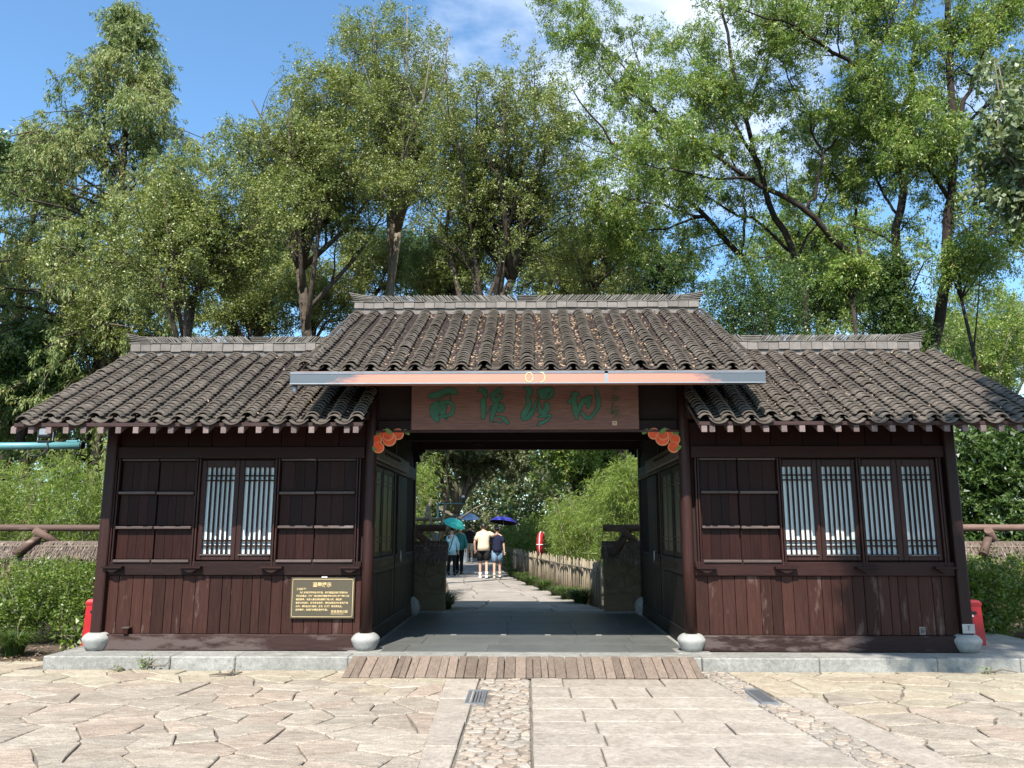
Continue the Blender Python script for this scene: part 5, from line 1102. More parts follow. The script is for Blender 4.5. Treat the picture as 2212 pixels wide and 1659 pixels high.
# ------------------------------------------------------------------ boundary wall, log rails, bins, pole
WY = 5.0
rw_ = random.Random(33)
for x0, x1, lab, lab2 in ((-14.5, -1.5, 'low adobe wall with a thatched top left of the path behind the gatehouse', 'log railing on crossed log braces above the left thatched wall'), (1.4, 14.5, 'low adobe wall with a thatched top right of the path behind the gatehouse', 'log railing on crossed log braces above the right thatched wall')):
    t = thing('boundary_wall', lab, 'wall', ((x0 + x1) / 2, WY, 0), 'thatched walls behind the gatehouse')
    MB().bbox(x0, x1, WY - .16, WY + .16, -.05, 1.12, .02).build('wall_body', M['adobe'], t)
    MB().bbox(x0 - .005, x1 + .005, WY - .19, WY - .161, -.05, .42, .01).build('stone_footing', M['adobe'], t)
    # irregular stones showing in the face near the path
    xa, xb = (x0 + 10.2, x1) if x0 < 0 else (x0, x0 + 2.2)
    pts = scatter(xa, xb, .43, 1.05, .24, rw_, .42)
    for i in range(len(pts)):
        c = clip_cell(i, pts, (xa, xb, .43, 1.05))
        if c is None: continue
        p = shrink(c, .006, rw_, .01, .02)
        if p is None: continue
        cx = sum(q[0] for q in p) / len(p); cz = sum(q[1] for q in p) / len(p)
        MB().prism([(q[0] - cx, q[1] - cz) for q in p], 0, .022, .008).build('stone', M['adobe'], t, (cx, WY - .161, cz), (math.pi / 2, 0, 0))
    # thatch: layers of straw over a ridge
    g = np.random.default_rng(int(abs(x0) * 10)); n = 5200; x = g.uniform(x0 - .05, x1 + .05, n); u = g.random(n); sd = np.where(g.random(n) < .8, -1, 1)
    C_ = np.stack([x, WY + sd * (.02 + .22 * u), 1.36 - .30 * u ** 1.3 + g.normal(size=n) * .02], 1); A_ = np.stack([g.normal(size=n) * .22, sd * .5, -.75 - .3 * u], 1); N_ = np.stack([g.normal(size=n) * .3, sd * 1., np.full(n, .6)], 1)
    place(bpy.data.objects.new('thatch', leaf_mesh('thatch', C_, A_, N_, g.uniform(.10, .26, n), g.uniform(.012, .022, n), g.random(n), M['thatch'])), t)
    v = [(xx, WY + a, b) for xx in (x0 - .03, x1 + .03) for a, b in ((-.24, 1.04), (0, 1.36), (.24, 1.04))]
    MB().add(v, [(0, 1, 2), (5, 4, 3), (0, 3, 4, 1), (1, 4, 5, 2), (2, 5, 3, 0)]).build('thatch_core', M['thatch'], t)
    MB().tube([(x0 - .04, WY - .09, 1.27), ((x0 + x1) / 2, WY - .10, 1.262), (x1 + .04, WY - .09, 1.27)], .016, 7).build('binding_pole', M['bamboo_pole'], t)
    r = thing('log_railing', lab2, 'railing', ((x0 + x1) / 2, WY, 0), 'log railings on the thatched walls')
    xs = [x0 + (x1 - x0) * k / 6 for k in range(7)]
    MB().tube([(x_, WY + rw_.uniform(-.01, .01), 1.60 + rw_.uniform(-.008, .008)) for x_ in xs], [.062 + rw_.uniform(-.004, .004) for _ in xs], 12).build('rail', M['log'], r)
    for xb_ in ((-9.05, -12.2, -5.6, -2.05) if x0 < 0 else (1.8, 4.8, 8.4, 11.5)):
        MB().tube([(xb_ - .28, WY - .30, 1.12), (xb_ + .08, WY + .02, 1.55)], [.072, .066], 12).build('brace', M['log'], r)
        MB().tube([(xb_ - .06, WY - .16, 1.56), (xb_ + .34, WY + .28, 1.22)], [.070, .07], 12).build('brace', M['log'], r)
# red bins at both ends of the platform
def red_bin(x, y, rz, label):
    t = thing('waste_bin', label, 'bin', (x, y, GZ - .02), 'red bins at the ends of the platform', rz)
    def part(mb, name, mat, par=t):
        o = mb.build(name, M[mat]); o.parent = par; return o
    def taper(w0, w1, d0, d1, z0, z1):
        v = [(sx * w / 2, sy * d / 2, z) for w, d, z in ((w0, d0, z0), (w1, d1, z1)) for sx, sy in ((-1, -1), (1, -1), (1, 1), (-1, 1))]
        return MB().add(v, [(3, 2, 1, 0), (4, 5, 6, 7), (0, 1, 5, 4), (1, 2, 6, 5), (2, 3, 7, 6), (3, 0, 4, 7)])
    part(taper(.36, .325, .28, .255, .0, .50), 'body', 'red_plastic')
    part(taper(.345, .345, .275, .275, .502, .53), 'rim', 'red_plastic'); part(taper(.345, .30, .275, .23, .532, .565), 'lid', 'red_plastic')
    s = part(MB().bbox(-.10, .10, -.152, -.128, .40, .43, .004), 'slot', 'black_plastic'); part(MB().bbox(-.06, .06, -.149, -.13, .36, .385, .003), 'plate', 'white_plastic')
    part(MB().bbox(-.185, .185, -.145, .145, -.10, -.001, .006), 'foot', 'red_plastic')
red_bin(-5.52, .66, .03, 'red plastic bin behind the far left post stone'); red_bin(5.62, .75, -.12, 'red plastic bin behind the far right post stone')
for x, y, s, lab in ((-1.93, 3.95, 1., 'pale angular rock at the foot of the left rear post of the passage'), (1.96, 4.12, .95, 'pale angular rock at the foot of the right rear post of the passage')):
    bm = bmesh.new(); bmesh.ops.create_icosphere(bm, subdivisions=2, radius=.14 * s); q = random.Random(int(x * 10))
    dirs = [Vector((q.gauss(0, 1), q.gauss(0, 1), q.gauss(0, 1))).normalized() for _ in range(9)]
    for v in bm.verts:
        for d in dirs:
            k = v.co.dot(d) - .105 * s
            if k > 0: v.co -= d * k
        v.co.z *= 1.25
    me = bpy.data.meshes.new('rock'); bm.to_mesh(me); bm.free(); me.materials.append(M['rock']); tag(obj('rock', me, None, (x, y, GZ + .14 * s)), lab, 'rock', 'rocks at the rear posts of the passage')
# teal pole with a floodlight
PYY = .9
pl = thing('lamp_pole', 'teal painted pole with a long side arm at the left edge', 'pole', (-8.6, PYY, 0))
MB().tube([(-8.6, PYY, -.05), (-8.6, PYY, 4.4)], .085, 14).build('post', M['teal_metal'], pl)
MB().tube([(-8.6, PYY, 2.70), (-6.16, PYY, 2.715)], .05, 14).build('arm', M['teal_metal'], pl)
MB().tube([(-6.16, PYY, 2.715), (-6.13, PYY, 2.715)], .053, 14).build('end_cap', M['black_plastic'], pl)
MB().bbox(-6.36, -6.2, PYY - .03, PYY + .03, 2.758, 2.785, .005).build('clamp', M['teal_metal'], pl)
fl = thing('floodlight', 'grey box floodlight with a black face standing on the teal arm', 'lamp', (-6.66, PYY, 2.765))
MB().box(-6.76, -6.56, PYY - .05, PYY + .05, 2.766, 2.78).build('base', M['black_plastic'], fl)
for xx in (-6.77, -6.565): MB().box(xx, xx + .014, PYY - .02, PYY + .02, 2.78, 2.90).build('bracket_arm', M['grey_metal'], fl)
b_ = MB().bbox(-6.752, -6.568, PYY - .07, PYY + .08, 2.820, 3.005, .012).build('housing', M['black_plastic'], fl); MB().bbox(-6.72, -6.60, PYY - .078, PYY - .068, 2.855, 2.940, .004).build('lens', M['grey_metal'], b_); MB().bbox(-6.755, -6.565, PYY - .085, PYY + .085, 3.006, 3.025, .006).build('hood', M['white_plastic'], b_)
MB().tube([(-6.60, PYY - .06, 2.76), (-6.58, PYY - .07, 2.64), (-6.68, PYY - .08, 2.56), (-6.80, PYY - .08, 2.565), (-6.86, PYY - .07, 2.61), (-6.85, PYY - .06, 2.66)], .010, 6).build('cable', M['black_plastic'], fl)

# ------------------------------------------------------------------ the path beyond the passage
path_c = [(4.72, -.05, 2.0, .06), (7.0, -.15, 1.35, .055), (9.0, -.45, 1.35, .045), (12.3, -.95, 1.2, .03), (17.5, -1.65, 1.1, .0), (24, -2.2, 1.1, -.01), (31, -2.75, 1.05, -.01), (44, -3.7, 1.0, -.01), (60, -5.2, 1.0, -.01), (80, -9, 1., -.01)]
m = MB()
v = []
for y, x, w, z in path_c: v += [(x - w, y, z - .03), (x + w, y, z - .03)]
m.add(v, [(2 * k, 2 * k + 1, 2 * k + 3, 2 * k + 2) for k in range(len(path_c) - 1)]); path = m.build('path', M['joint']); tag(path, kind='structure'); tag(path, 'stone path winding away behind the gatehouse')
rp_ = random.Random(17)
def pz(y): return np.interp(y, [p[0] for p in path_c], [p[3] for p in path_c])
def px_(y): return np.interp(y, [p[0] for p in path_c], [p[1] for p in path_c])
def pw(y): return np.interp(y, [p[0] for p in path_c], [p[2] for p in path_c])
y = 4.73
while y < 34:
    h = rp_.uniform(.5, .8) * (1 + (y - 4.7) * .03); ym = y + h / 2; a, b = px_(ym) - pw(ym), px_(ym) + pw(ym)
    fr = [0, rp_.uniform(.2, .3), rp_.uniform(.66, .8), 1]; E_ = lambda f, yy: px_(yy) + (2 * f - 1) * pw(yy)
    for c, d in zip(fr, fr[1:]):
        q = shrink([(E_(c, y), y), (E_(d, y), y), (E_(d, y + h), y + h), (E_(c, y + h), y + h)], .012, rp_, .02, .04)
        lay('flagstone', q, float(pz(ym)), .03, M['path'], rp_, path, .004, .01)
    y += h
sheet('ground_verge', -5.6, 6.6, 4.72, 90, -.034, M['soil'])
# bamboo picket fence right of the path
fc = [(5.95, 1.42), (6.6, 1.40), (7.6, 1.36), (9.2, 1.1), (10.5, .85), (13.3, .5), (17.7, -.12), (22., -.6), (27, -1.15)]
fs = resample([(x, y, 0) for y, x in fc], 400); fs_ = resample(fs, 3000); fl_ = np.linalg.norm(np.diff(fs, axis=0), axis=1).sum()
fence = thing('picket_fence', 'low fence of split bamboo pickets right of the path', 'fence', (1.0, 9.5, 0))
np_ = 235; rf_ = random.Random(3)
pts_ = fs_[(np.linspace(0, 1, np_) ** 1.12 * (len(fs_) - 1)).astype(int)]
for k in range(np_):
    x, y, _ = pts_[k]; z = float(pz(y)) - .03; h = rf_.uniform(.80, .93) ; ln_ = rf_.uniform(-.05, .05)
    if y < 6.5: h *= 1.02
    MB().tube([(x, y, z - .03), (x + ln_ * .5, y + rf_.uniform(-.02, .02), z + h * .5), (x + ln_, y + rf_.uniform(-.02, .02), z + h)], [rf_.uniform(.012, .0175)] * 3, 5).build('picket', M['bamboo_pole'], fence)
for dz_, off in ((.72, -.035), (.30, .03)):
    MB().tube([(p[0] + off, p[1] - .02, float(pz(p[1])) - .03 + dz_) for p in pts_[::6]], .018, 7).build('rail', M['bamboo_pole'], fence)
for a, b in (((1.50, 5.75, 0), (1.78, 5.62, .9)), ((1.74, 5.75, 0), (1.52, 5.62, .9)), ((1.92, 5.7, 0), (1.66, 5.6, .95)), ((1.62, 5.68, 0), (1.62, 5.62, 1.0))): MB().tube([a, b], .017, 6).build('cross_pole', M['bamboo_pole'], fence)
# crossed bamboo trellis above the left wall
tr = thing('bamboo_trellis', 'crossed bamboo canes tied to a pale horizontal cane behind the left log rail', 'trellis', (-2.3, 5.75, 0))
MB().tube([(-4.2, 5.75, 1.76), (-1.68, 5.75, 1.765)], .035, 9).build('rail', M['bamboo_pole'], tr); MB().tube([(-4.2, 5.75, .9), (-1.68, 5.75, .9)], .025, 8).build('rail', M['bamboo_pole'], tr)
for k in range(7):
    x = -4.0 + k * .34
    MB().tube([(x, 5.78, .0), (x + .36, 5.78, 2.05)], .026, 7).build('cane', M['bamboo_pole'], tr); MB().tube([(x + .38, 5.72, .0), (x + .04, 5.72, 2.02)], .024, 7).build('cane', M['bamboo_pole'], tr)
# red life ring on a stake
lr = thing('life_ring', 'red life ring with white rope hung on a stake beside the bamboo fence', 'life ring', (.42, 14.6, .9))
MB().tube([(.5, 14.66, 0), (.5, 14.66, 1.5)], .025, 8).build('stake', M['bamboo_pole'], lr)
Rz = Matrix.Translation((.42, 14.6, 1.12)) @ Matrix.Rotation(R_(81), 4, 'Z')
rgp = []
def torus(R0, r0, n1=32, n2=10, tw=1.):
    vs = [(Rz @ Vector((R0 * math.cos(2 * math.pi * i / n1) + r0 * math.cos(2 * math.pi * j / n2) * math.cos(2 * math.pi * i / n1), r0 * 1.1 * math.sin(2 * math.pi * j / n2), R0 * math.sin(2 * math.pi * i / n1) + r0 * math.cos(2 * math.pi * j / n2) * math.sin(2 * math.pi * i / n1)))) for i in range(n1) for j in range(n2)]
    return MB().add(vs, [(i * n2 + j, ((i + 1) % n1) * n2 + j, ((i + 1) % n1) * n2 + (j + 1) % n2, i * n2 + (j + 1) % n2) for i in range(n1) for j in range(n2)], 0, True)
torus(.29, .085).build('ring', M['red_plastic'], lr); torus(.385, .010, 32, 6).build('rope', M['white_plastic'], lr)
for a in (0, math.pi):
    c_ = []
    for j in range(13): w = 2 * math.pi * j / 12; c_.append(Rz @ Vector(((.29 + .089 * math.cos(w)) * math.cos(a), .098 * math.sin(w), (.29 + .089 * math.cos(w)) * math.sin(a))))
    MB().tube(c_, .012, 5).build('band', M['white_plastic'], lr)
# grass tufts along the path
for i, (x, y, h, n, lab) in enumerate(((1.12, 7.35, .46, 420, 'big dark grass tuft nearest the near end of the bamboo fence'), (.90, 8.35, .42, 380, 'pale grass tuft second along the bamboo fence'), (.70, 9.4, .36, 320, 'grass tuft third along the bamboo fence'), (.42, 11.0, .42, 320, 'grass tuft fourth along the bamboo fence'), (.10, 13.0, .42, 300, 'grass tuft fifth along the bamboo fence'),
                                  (-.18, 15.2, .42, 260, 'grass tuft sixth along the bamboo fence'), (-.5, 18.2, .4, 220, 'grass tuft at the far end of the bamboo fence'), (-1.62, 6.0, .5, 420, 'dark grass tuft at the end of the left thatched wall'))): tuft((x, y, float(pz(y)) - .04), 200 + i, lab, h, n, .13)
# bamboo and shrubs by the path
g_ = np.random.default_rng(301)
sp = [(g_.uniform(-3.9, -2.55), g_.uniform(7.4, 9.4)) for _ in range(46)]
bamboo('bright bamboo clump arching over the left side of the path', sp, g_.uniform(2.9, 3.75, 46), 302, 46, None, facing=(.35, -.5), lean=.22)
sp = [(1.75 + u * 2.2 + g_.normal() * .1, 7.3 + g_.uniform(0, 2.2)) for u in g_.random(90)]
bamboo('large sunlit bamboo clump right of the path rising towards the right', sp, [2.45 + .75 * (x - 1.7) + g_.uniform(0, .5) for x, y in sp], 303, 46, None, facing=(-.35, -.5), lean=.2)
sp = [(g_.uniform(.9, 2.2), g_.uniform(12.5, 16)) for _ in range(70)]
bamboo('darker green bamboo clump further along the right side of the path', sp, g_.uniform(1.9, 2.9, 70), 304, 44, None, facing=(-.3, -.3), lean=.2)
mass('shrub', 'leafy bush behind the couple at the end of the bamboo fence', 'shrub', [(-.35, 22.5, .9, .8, .8, .8), (.6, 24, 1.1, 1., 1., 1.1)], 305, 'leaf_hedge', 1500, 7, (.09, .13), (.04, .06), None, 2)
auto_tree('broadleaf_tree', 'sage green tree straight down the path with pale bent limbs', 'tree', (-5.6, 30, 0), (-3.6, 30, 6.0), (4.8, 3.2, 4.9), 310, 'bark_pale', 'leaf_sage', (.16, .24), (.09, .13), 12, 13, 9, 6, 8, .22, .75, None, .8, .15, .5)
auto_tree('broadleaf_tree', 'deep green tree to the right of the path beyond the bamboo', 'tree', (5.6, 24, 0), (2.4, 24, 5.0), (4.2, 3., 4.4), 311, 'bark_dark', 'leaf_green', (.14, .20), (.075, .11), 11, 13, 8, 6, 8, .2, .75, None)
auto_tree('broadleaf_tree', 'dark green tree left of the path behind the bright bamboo', 'tree', (-8.5, 27, 0), (-8.2, 27, 5.2), (4.0, 3., 4.0), 312, 'bark_dark', 'leaf_dark', (.14, .20), (.08, .11), 9, 12, 8, 6, 8, .2, .7, None)
# leafless fallen limb above the pale umbrella
lb = MB().tube([(-5.0, 26, 1.2), (-4.2, 26, 2.9), (-3.9, 26, 2.45), (-3.3, 26, 2.15), (-2.9, 26, 2.0)], [.12, .11, .09, .07, .05], 8).tube([(-3.0, 26, 2.03), (-2.3, 26, 2.5), (-1.7, 26, 2.75)], [.05, .04, .02], 7).build('bent_trunk', M['bark_pale']); tag(lb, 'bare bent trunk leaning over the path behind the pale blue umbrella', 'tree trunk')
# far wood closing the view
far = []
g_ = np.random.default_rng(401)
boxes = []
for k in range(46):
    a = -62 + k * 2.75 + g_.uniform(-.8, .8); boxes.append((a, 44 + g_.uniform(-4, 6), 3.4 + g_.uniform(-.5, 1.), 2.8, 2.4, 3.8 + g_.uniform(0, 1.6)))
    if -26 < a < 22: boxes.append((a + 1.3, 37 + g_.uniform(-2, 3) + (4 if -8 < a < -1 else 0), 2.2, 2.0, 1.8, 2.6))
mass('far_wood', 'wood closing the view far behind the gatehouse', 'wood', boxes, 402, 'leaf_dark', 14000, 6, (.34, .54), (.21, .31), None, 0, 'stuff', twig=(.4, .9), surf=.75)
boxes = [(-30 + k * 2.1 + g_.uniform(-.5, .5), 30 + g_.uniform(-3, 4), .8, 1.4, 1.1, 1.1) for k in range(30) if not -9 < -30 + k * 2.1 < 3]
mass('undergrowth', 'low green undergrowth between the trees behind the gatehouse', 'undergrowth', boxes, 403, 'leaf_dark', 3600, 7, (.18, .28), (.09, .13), None, 0, 'stuff', twig=(.3, .6))
g_ = np.random.default_rng(405); boxes = [(-22 + k * 1.25, 18 + g_.uniform(-2, 3), 1.0, 1.0, .9, 1.5) for k in range(36) if not -4.2 < -22 + k * 1.25 < 2.6]
mass('undergrowth', 'shady undergrowth just behind the boundary walls', 'undergrowth', boxes, 406, 'leaf_green', 3600, 7, (.12, .19), (.06, .09), None, 0, 'stuff', twig=(.25, .5))
g_ = np.random.default_rng(407); boxes = [(-11 + k * 1.25, 36 + g_.uniform(-1.5, 3) + (3 if -6 < -11 + k * 1.25 < -2 else 0), 2.6 + g_.uniform(-.5, 1), 1.6, 1.2, 3.0 + g_.uniform(0, 1.5)) for k in range(15)]
mass('far_thicket', 'dense thicket of shrubs closing the far end of the path', 'thicket', boxes, 408, 'leaf_sage', 9000, 6, (.17, .30), (.11, .17), None, 0, 'stuff', twig=(.3, .7), surf=.8)
# white railing of the bridge far down the path
br = thing('bridge_railing', 'white stone railing of the bridge far down the path', 'railing', (-3.0, 40, 0))
for k in range(9):
    y = 30 + k * 1.8; x = px_(y) + .92 if False else px_(y) - .35 + .02 * k
    MB().bbox(x - .09, x + .09, y - .09, y + .09, -.02, 1.12, .02).build('post', M['white_plastic'], br)
    if k < 8:
        y2 = y + 1.8; x2 = px_(y2) - .35 + .02 * (k + 1)
        MB().tube([(x, y, .98), (x2, y2, .98)], .06, 6).build('rail', M['white_plastic'], br); MB().tube([(x, y, .55), (x2, y2, .55)], .05, 6).build('panel', M['white_plastic'], br)
# small lamp on a teal arm beyond
sp_ = thing('signal_lamp', 'small lamp on a short teal arm among the far trees', 'lamp', (-3.75, 24, 0))
MB().tube([(-3.75, 24, 0), (-3.75, 24, 2.7)], .04, 8).build('post', M['teal_metal'], sp_); MB().tube([(-3.75, 24, 2.62), (-2.66, 24, 2.64)], .022, 8).build('arm', M['teal_metal'], sp_)
MB().bbox(-2.76, -2.62, 23.92, 24.06, 2.67, 2.86, .02).build('housing', M['black_plastic'], sp_); MB().bbox(-2.75, -2.63, 23.9, 24.04, 2.87, 2.97, .02).build('head', M['white_plastic'], sp_)

# ------------------------------------------------------------------ people
M['skin'] = plain('skin', (.50, .30, .21), .55, .35, 0, 0, .06, 5); M['hair'] = plain('dark_hair', (.012, .009, .008), .5, .4)
def cloth(name, col, v=.1): return plain(name, col, .85, .2, 0, 0, v, 7, .3)
CL = dict(cream=cloth('cream_cotton', (.62, .50, .36)), black=cloth('black_cloth', (.012, .012, .014)), navy=cloth('navy_cotton', (.012, .014, .035)), denim=cloth('washed_denim', (.13, .20, .29), .2), sky=cloth('pale_blue_cloth', (.36, .62, .70)), teal=cloth('teal_cloth', (.04, .20, .19)), white=cloth('white_cotton', (.72, .71, .68)), beige=cloth('beige_cloth', (.45, .40, .33)),
          um_sky=plain('umbrella_pale_blue', (.36, .52, .86), .5, .4), um_violet=plain('umbrella_violet', (.085, .075, .48), .32, .5), um_teal=plain('umbrella_teal', (.05, .50, .42), .5, .4))
def skin_body(J, E, Rr, root, mat, name='body'):
    me = bpy.data.meshes.new(name); me.from_pydata(J, E, []); me.update()
    o = bpy.data.objects.new('tmp_body', me); COL.objects.link(o)
    md = o.modifiers.new('s', 'SKIN'); md.use_smooth_shade = True; sv = me.skin_vertices[0].data
    for i, r in enumerate(Rr): sv[i].radius = r if hasattr(r, '__len__') else (r, r); sv[i].use_root = (i == 0)
    ms = o.modifiers.new('u', 'SUBSURF'); ms.levels = ms.render_levels = 1
    bpy.context.view_layer.update(); r = bpy.data.meshes.new_from_object(o.evaluated_get(bpy.context.evaluated_depsgraph_get())); bpy.data.objects.remove(o)
    r.name = name; r.materials.clear(); r.materials.append(mat)
    b = bpy.data.objects.new(name, r); COL.objects.link(b); b.parent = root; return b
def child(mb, name, mat, root):
    o = bpy.data.objects.new(name, mb.mesh(name, mat)); COL.objects.link(o); o.parent = root; return o
def person(label, loc, rz, H=1.70, w=1., step=.12, top='cream', bottom='black', shorts=True, shoes='white', arms=None, hair='short', group='people walking on the path behind the gatehouse', sleeve=.5, long_top=.0, skirt=1., swing=1):
    """A walking figure facing +Y in its own frame."""
    root = thing('person', label, 'person', loc, group, rz); s = H / 1.70; V_ = lambda x, y, z: (x * s * w, y * s, z * s)
    aL, aR = arms or (None, None)
    shL, shR = (-.175, 0, 1.40), (.175, 0, 1.40)
    aL = aL or [(-.235, -.03, 1.13), (-.25, .08, .90)]; aR = aR or [(.235, -.02, 1.13), (.25, -.05, .89)]
    st = step * swing
    J = [(0, 0, .95), (0, 0, 1.12), (0, .0, 1.30), (0, -.01, 1.43), (0, .0, 1.50), (0, .015, 1.56), (0, .02, 1.63), (0, .01, 1.685),
         (-.09, 0, .90), (-.095, st * .55, .50), (-.095, st * .75 - .05 * (st < 0), .09), (-.095, st * .75 + .13, .03),
         (.09, 0, .90), (.095, -st * .45, .50), (.095, -st - .04, .10 + .02), (.095, -st + .10, .03),
         shL, aL[0], aL[1], tuple(np.array(aL[1]) + (np.array(aL[1]) - np.array(aL[0])) * .35), shR, aR[0], aR[1], tuple(np.array(aR[1]) + (np.array(aR[1]) - np.array(aR[0])) * .35)]
    E = [(0, 1), (1, 2), (2, 3), (3, 4), (4, 5), (5, 6), (6, 7), (0, 8), (8, 9), (9, 10), (10, 11), (0, 12), (12, 13), (13, 14), (14, 15), (3, 16), (16, 17), (17, 18), (18, 19), (3, 20), (20, 21), (21, 22), (22, 23)]
    Rr = [(.135, .10), (.12, .09), (.145, .10), (.12, .08), (.05, .05), (.07, .08), (.078, .092), (.05, .06), (.085, .085), (.052, .055), (.036, .038), (.035, .028), (.085, .085), (.052, .055), (.036, .038), (.035, .028), (.055, .055), (.038, .038), (.028, .028), (.032, .02), (.055, .055), (.038, .038), (.028, .028), (.032, .02)]
    skin_body([V_(*j) for j in J], E, [(a * s, b * s) for a, b in Rr], root, M['skin'])
    sc = lambda pts: [V_(*p) for p in pts]
    def loft(rings, mat, name, n=16):                # rings: centre, half width, half depth
        m = MB(); vs = []; fs = []
        for (x, y, z), a, b in rings:
            for k in range(n): q = 2 * math.pi * k / n; vs.append(V_(x + a * math.cos(q), y + b * math.sin(q) * (1 + .0), z))
        for i in range(len(rings) - 1):
            for k in range(n): k2 = (k + 1) % n; fs.append((i * n + k, i * n + k2, (i + 1) * n + k2, (i + 1) * n + k))
        fs += [tuple(range(n))[::-1], tuple((len(rings) - 1) * n + k for k in range(n))]
        m.add(vs, fs, 0, True); return child(m, name, CL[mat], root)
    hem = .86 - long_top
    sh = loft([((0, 0, hem), .195 + long_top * .1, .145), ((0, 0, 1.0), .18, .135), ((0, .0, 1.12), .172, .13), ((0, 0, 1.28), .185, .135), ((0, 0, 1.38), .195, .12), ((0, 0, 1.44), .15, .095), ((0, .0, 1.475), .075, .07)], top, 'shirt')
    for sd, a in ((-1, aL), (1, aR)):
        S0 = Vector((sd * .13, 0, 1.405)); E0 = Vector(a[0]); m = MB(); e_ = S0.lerp(E0, 1.0 if sleeve > .6 else .78)
        pts = [S0, S0.lerp(E0, .45), e_]; rr = [.078, .074, .072]
        if sleeve > .6: pts.append(E0.lerp(Vector(a[1]), .9)); rr.append(.05)
        m.tube([V_(*p) for p in pts], [r * s for r in rr], 12)
        o = bpy.data.objects.new('sleeve', m.mesh('sleeve', CL[top])); COL.objects.link(o); o.parent = sh
    kz = .52 if shorts else .10
    tr = loft([((0, 0, .80), .172, .125), ((0, 0, .92), .172, .125), ((0, 0, 1.02), .160, .118)], bottom, 'shorts' if shorts else 'trousers')
    for sd, h, k, f in ((-1, J[8], J[9], J[10]), (1, J[12], J[13], J[14])):
        m = MB(); h = Vector(h); k = Vector(k); f = Vector(f)
        if shorts: pts = [h + Vector((0, 0, .02)), h.lerp(k, .4), h.lerp(k, .86)]; rr = [.098, .100 * skirt, .102 * skirt]
        else: pts = [h + Vector((0, 0, .02)), h.lerp(k, .5), k, k.lerp(f, .5), f]; rr = [.098, .085, .066, .06, .058]
        m.tube([V_(*p) for p in pts], [r * s for r in rr], 12); o = bpy.data.objects.new('trouser_leg', m.mesh('trouser_leg', CL[bottom])); COL.objects.link(o); o.parent = tr
    for a, b in ((J[10], J[11]), (J[14], J[15])):
        a = Vector(a); b = Vector(b); m = MB()
        if shorts: m.tube([V_(a.x, a.y, a.z + .09), V_(a.x, a.y, a.z - .01)], [.046 * s, .046 * s], 10)
        m.tube([V_(a.x, a.y - .045, a.z - .045), V_(*(a.lerp(b, .4) - Vector((0, 0, .02)))), V_(b.x, b.y + .04, b.z + .0)], [.042 * s, .05 * s, .036 * s], 10, flat=(1, .95))
        child(m, 'shoe', CL[shoes], root)
    m = MB(); c0 = Vector((0, .0, 1.64)); bm = bmesh.new(); bmesh.ops.create_uvsphere(bm, u_segments=16, v_segments=10, radius=1)
    vs = [V_(v.co.x * .092, v.co.y * .108 - .012 + (.0 if v.co.z > -.2 else -.02), 1.645 + v.co.z * (.085 if v.co.z > 0 else (.075 if v.co.y < .1 else .015))) for v in bm.verts]; bm.verts.index_update()
    m.add(vs, [[v.index for v in f.verts] for f in bm.faces], 0, True); bm.free()
    if hair == 'bun': m.lathe([(.012 * s, -.055 * s), (.05 * s, -.03 * s), (.055 * s, .0), (.04 * s, .035 * s), (.01 * s, .05 * s)], 12, V_(0, -.10, 1.66))
    if hair == 'long': m.tube(sc([(0, -.07, 1.64), (0, -.09, 1.52), (0, -.085, 1.38)]), [.085 * s, .085 * s, .05 * s], 12, flat=(1, .5))
    child(m, 'hair', M['hair'], root)
    f = MB()                                        # face: nose, brows, mouth, ears
    f.tube(sc([(0, .098, 1.60), (0, .122, 1.573), (0, .10, 1.565)]), [.008 * s, .015 * s, .010 * s], 6); f.lathe([(.004, -.03 * s), (.02 * s, -.015 * s), (.022 * s, .015 * s), (.004, .03 * s)], 8, V_(-.088, .02, 1.595), .5); f.lathe([(.004, -.03 * s), (.02 * s, -.015 * s), (.022 * s, .015 * s), (.004, .03 * s)], 8, V_(.088, .02, 1.595), .5)
    child(f, 'face_features', M['skin'], root)
    e = MB()
    for x in (-.033, .033): e.lathe([(.002, -.006 * s), (.012 * s, 0), (.002, .006 * s)], 8, V_(x, .094, 1.612), 1, .5)
    child(e, 'eye', M['black_plastic'], root)
    for a in (aL, aR):                              # fingers
        w_ = Vector(a[1]); d = (Vector(a[1]) - Vector(a[0])).normalized(); pal = w_ + d * .075; sd = d.cross(Vector((0, 1, .2))).normalized(); m = MB()
        for i, l in enumerate((.066, .075, .07, .055)): p0 = pal + sd * (.012 * i - .018); m.tube(sc([p0, p0 + d * l * .5, p0 + d * l * .85 + Vector((0, .02, 0))]), [.009 * s, .008 * s, .006 * s], 6)
        m.tube(sc([w_ + d * .03 + sd * .022, w_ + d * .06 + sd * .045, w_ + d * .085 + sd * .045 + Vector((0, .015, 0))]), [.010 * s, .009 * s, .007 * s], 6)
        child(m, 'fingers', M['skin'], root)
    return root
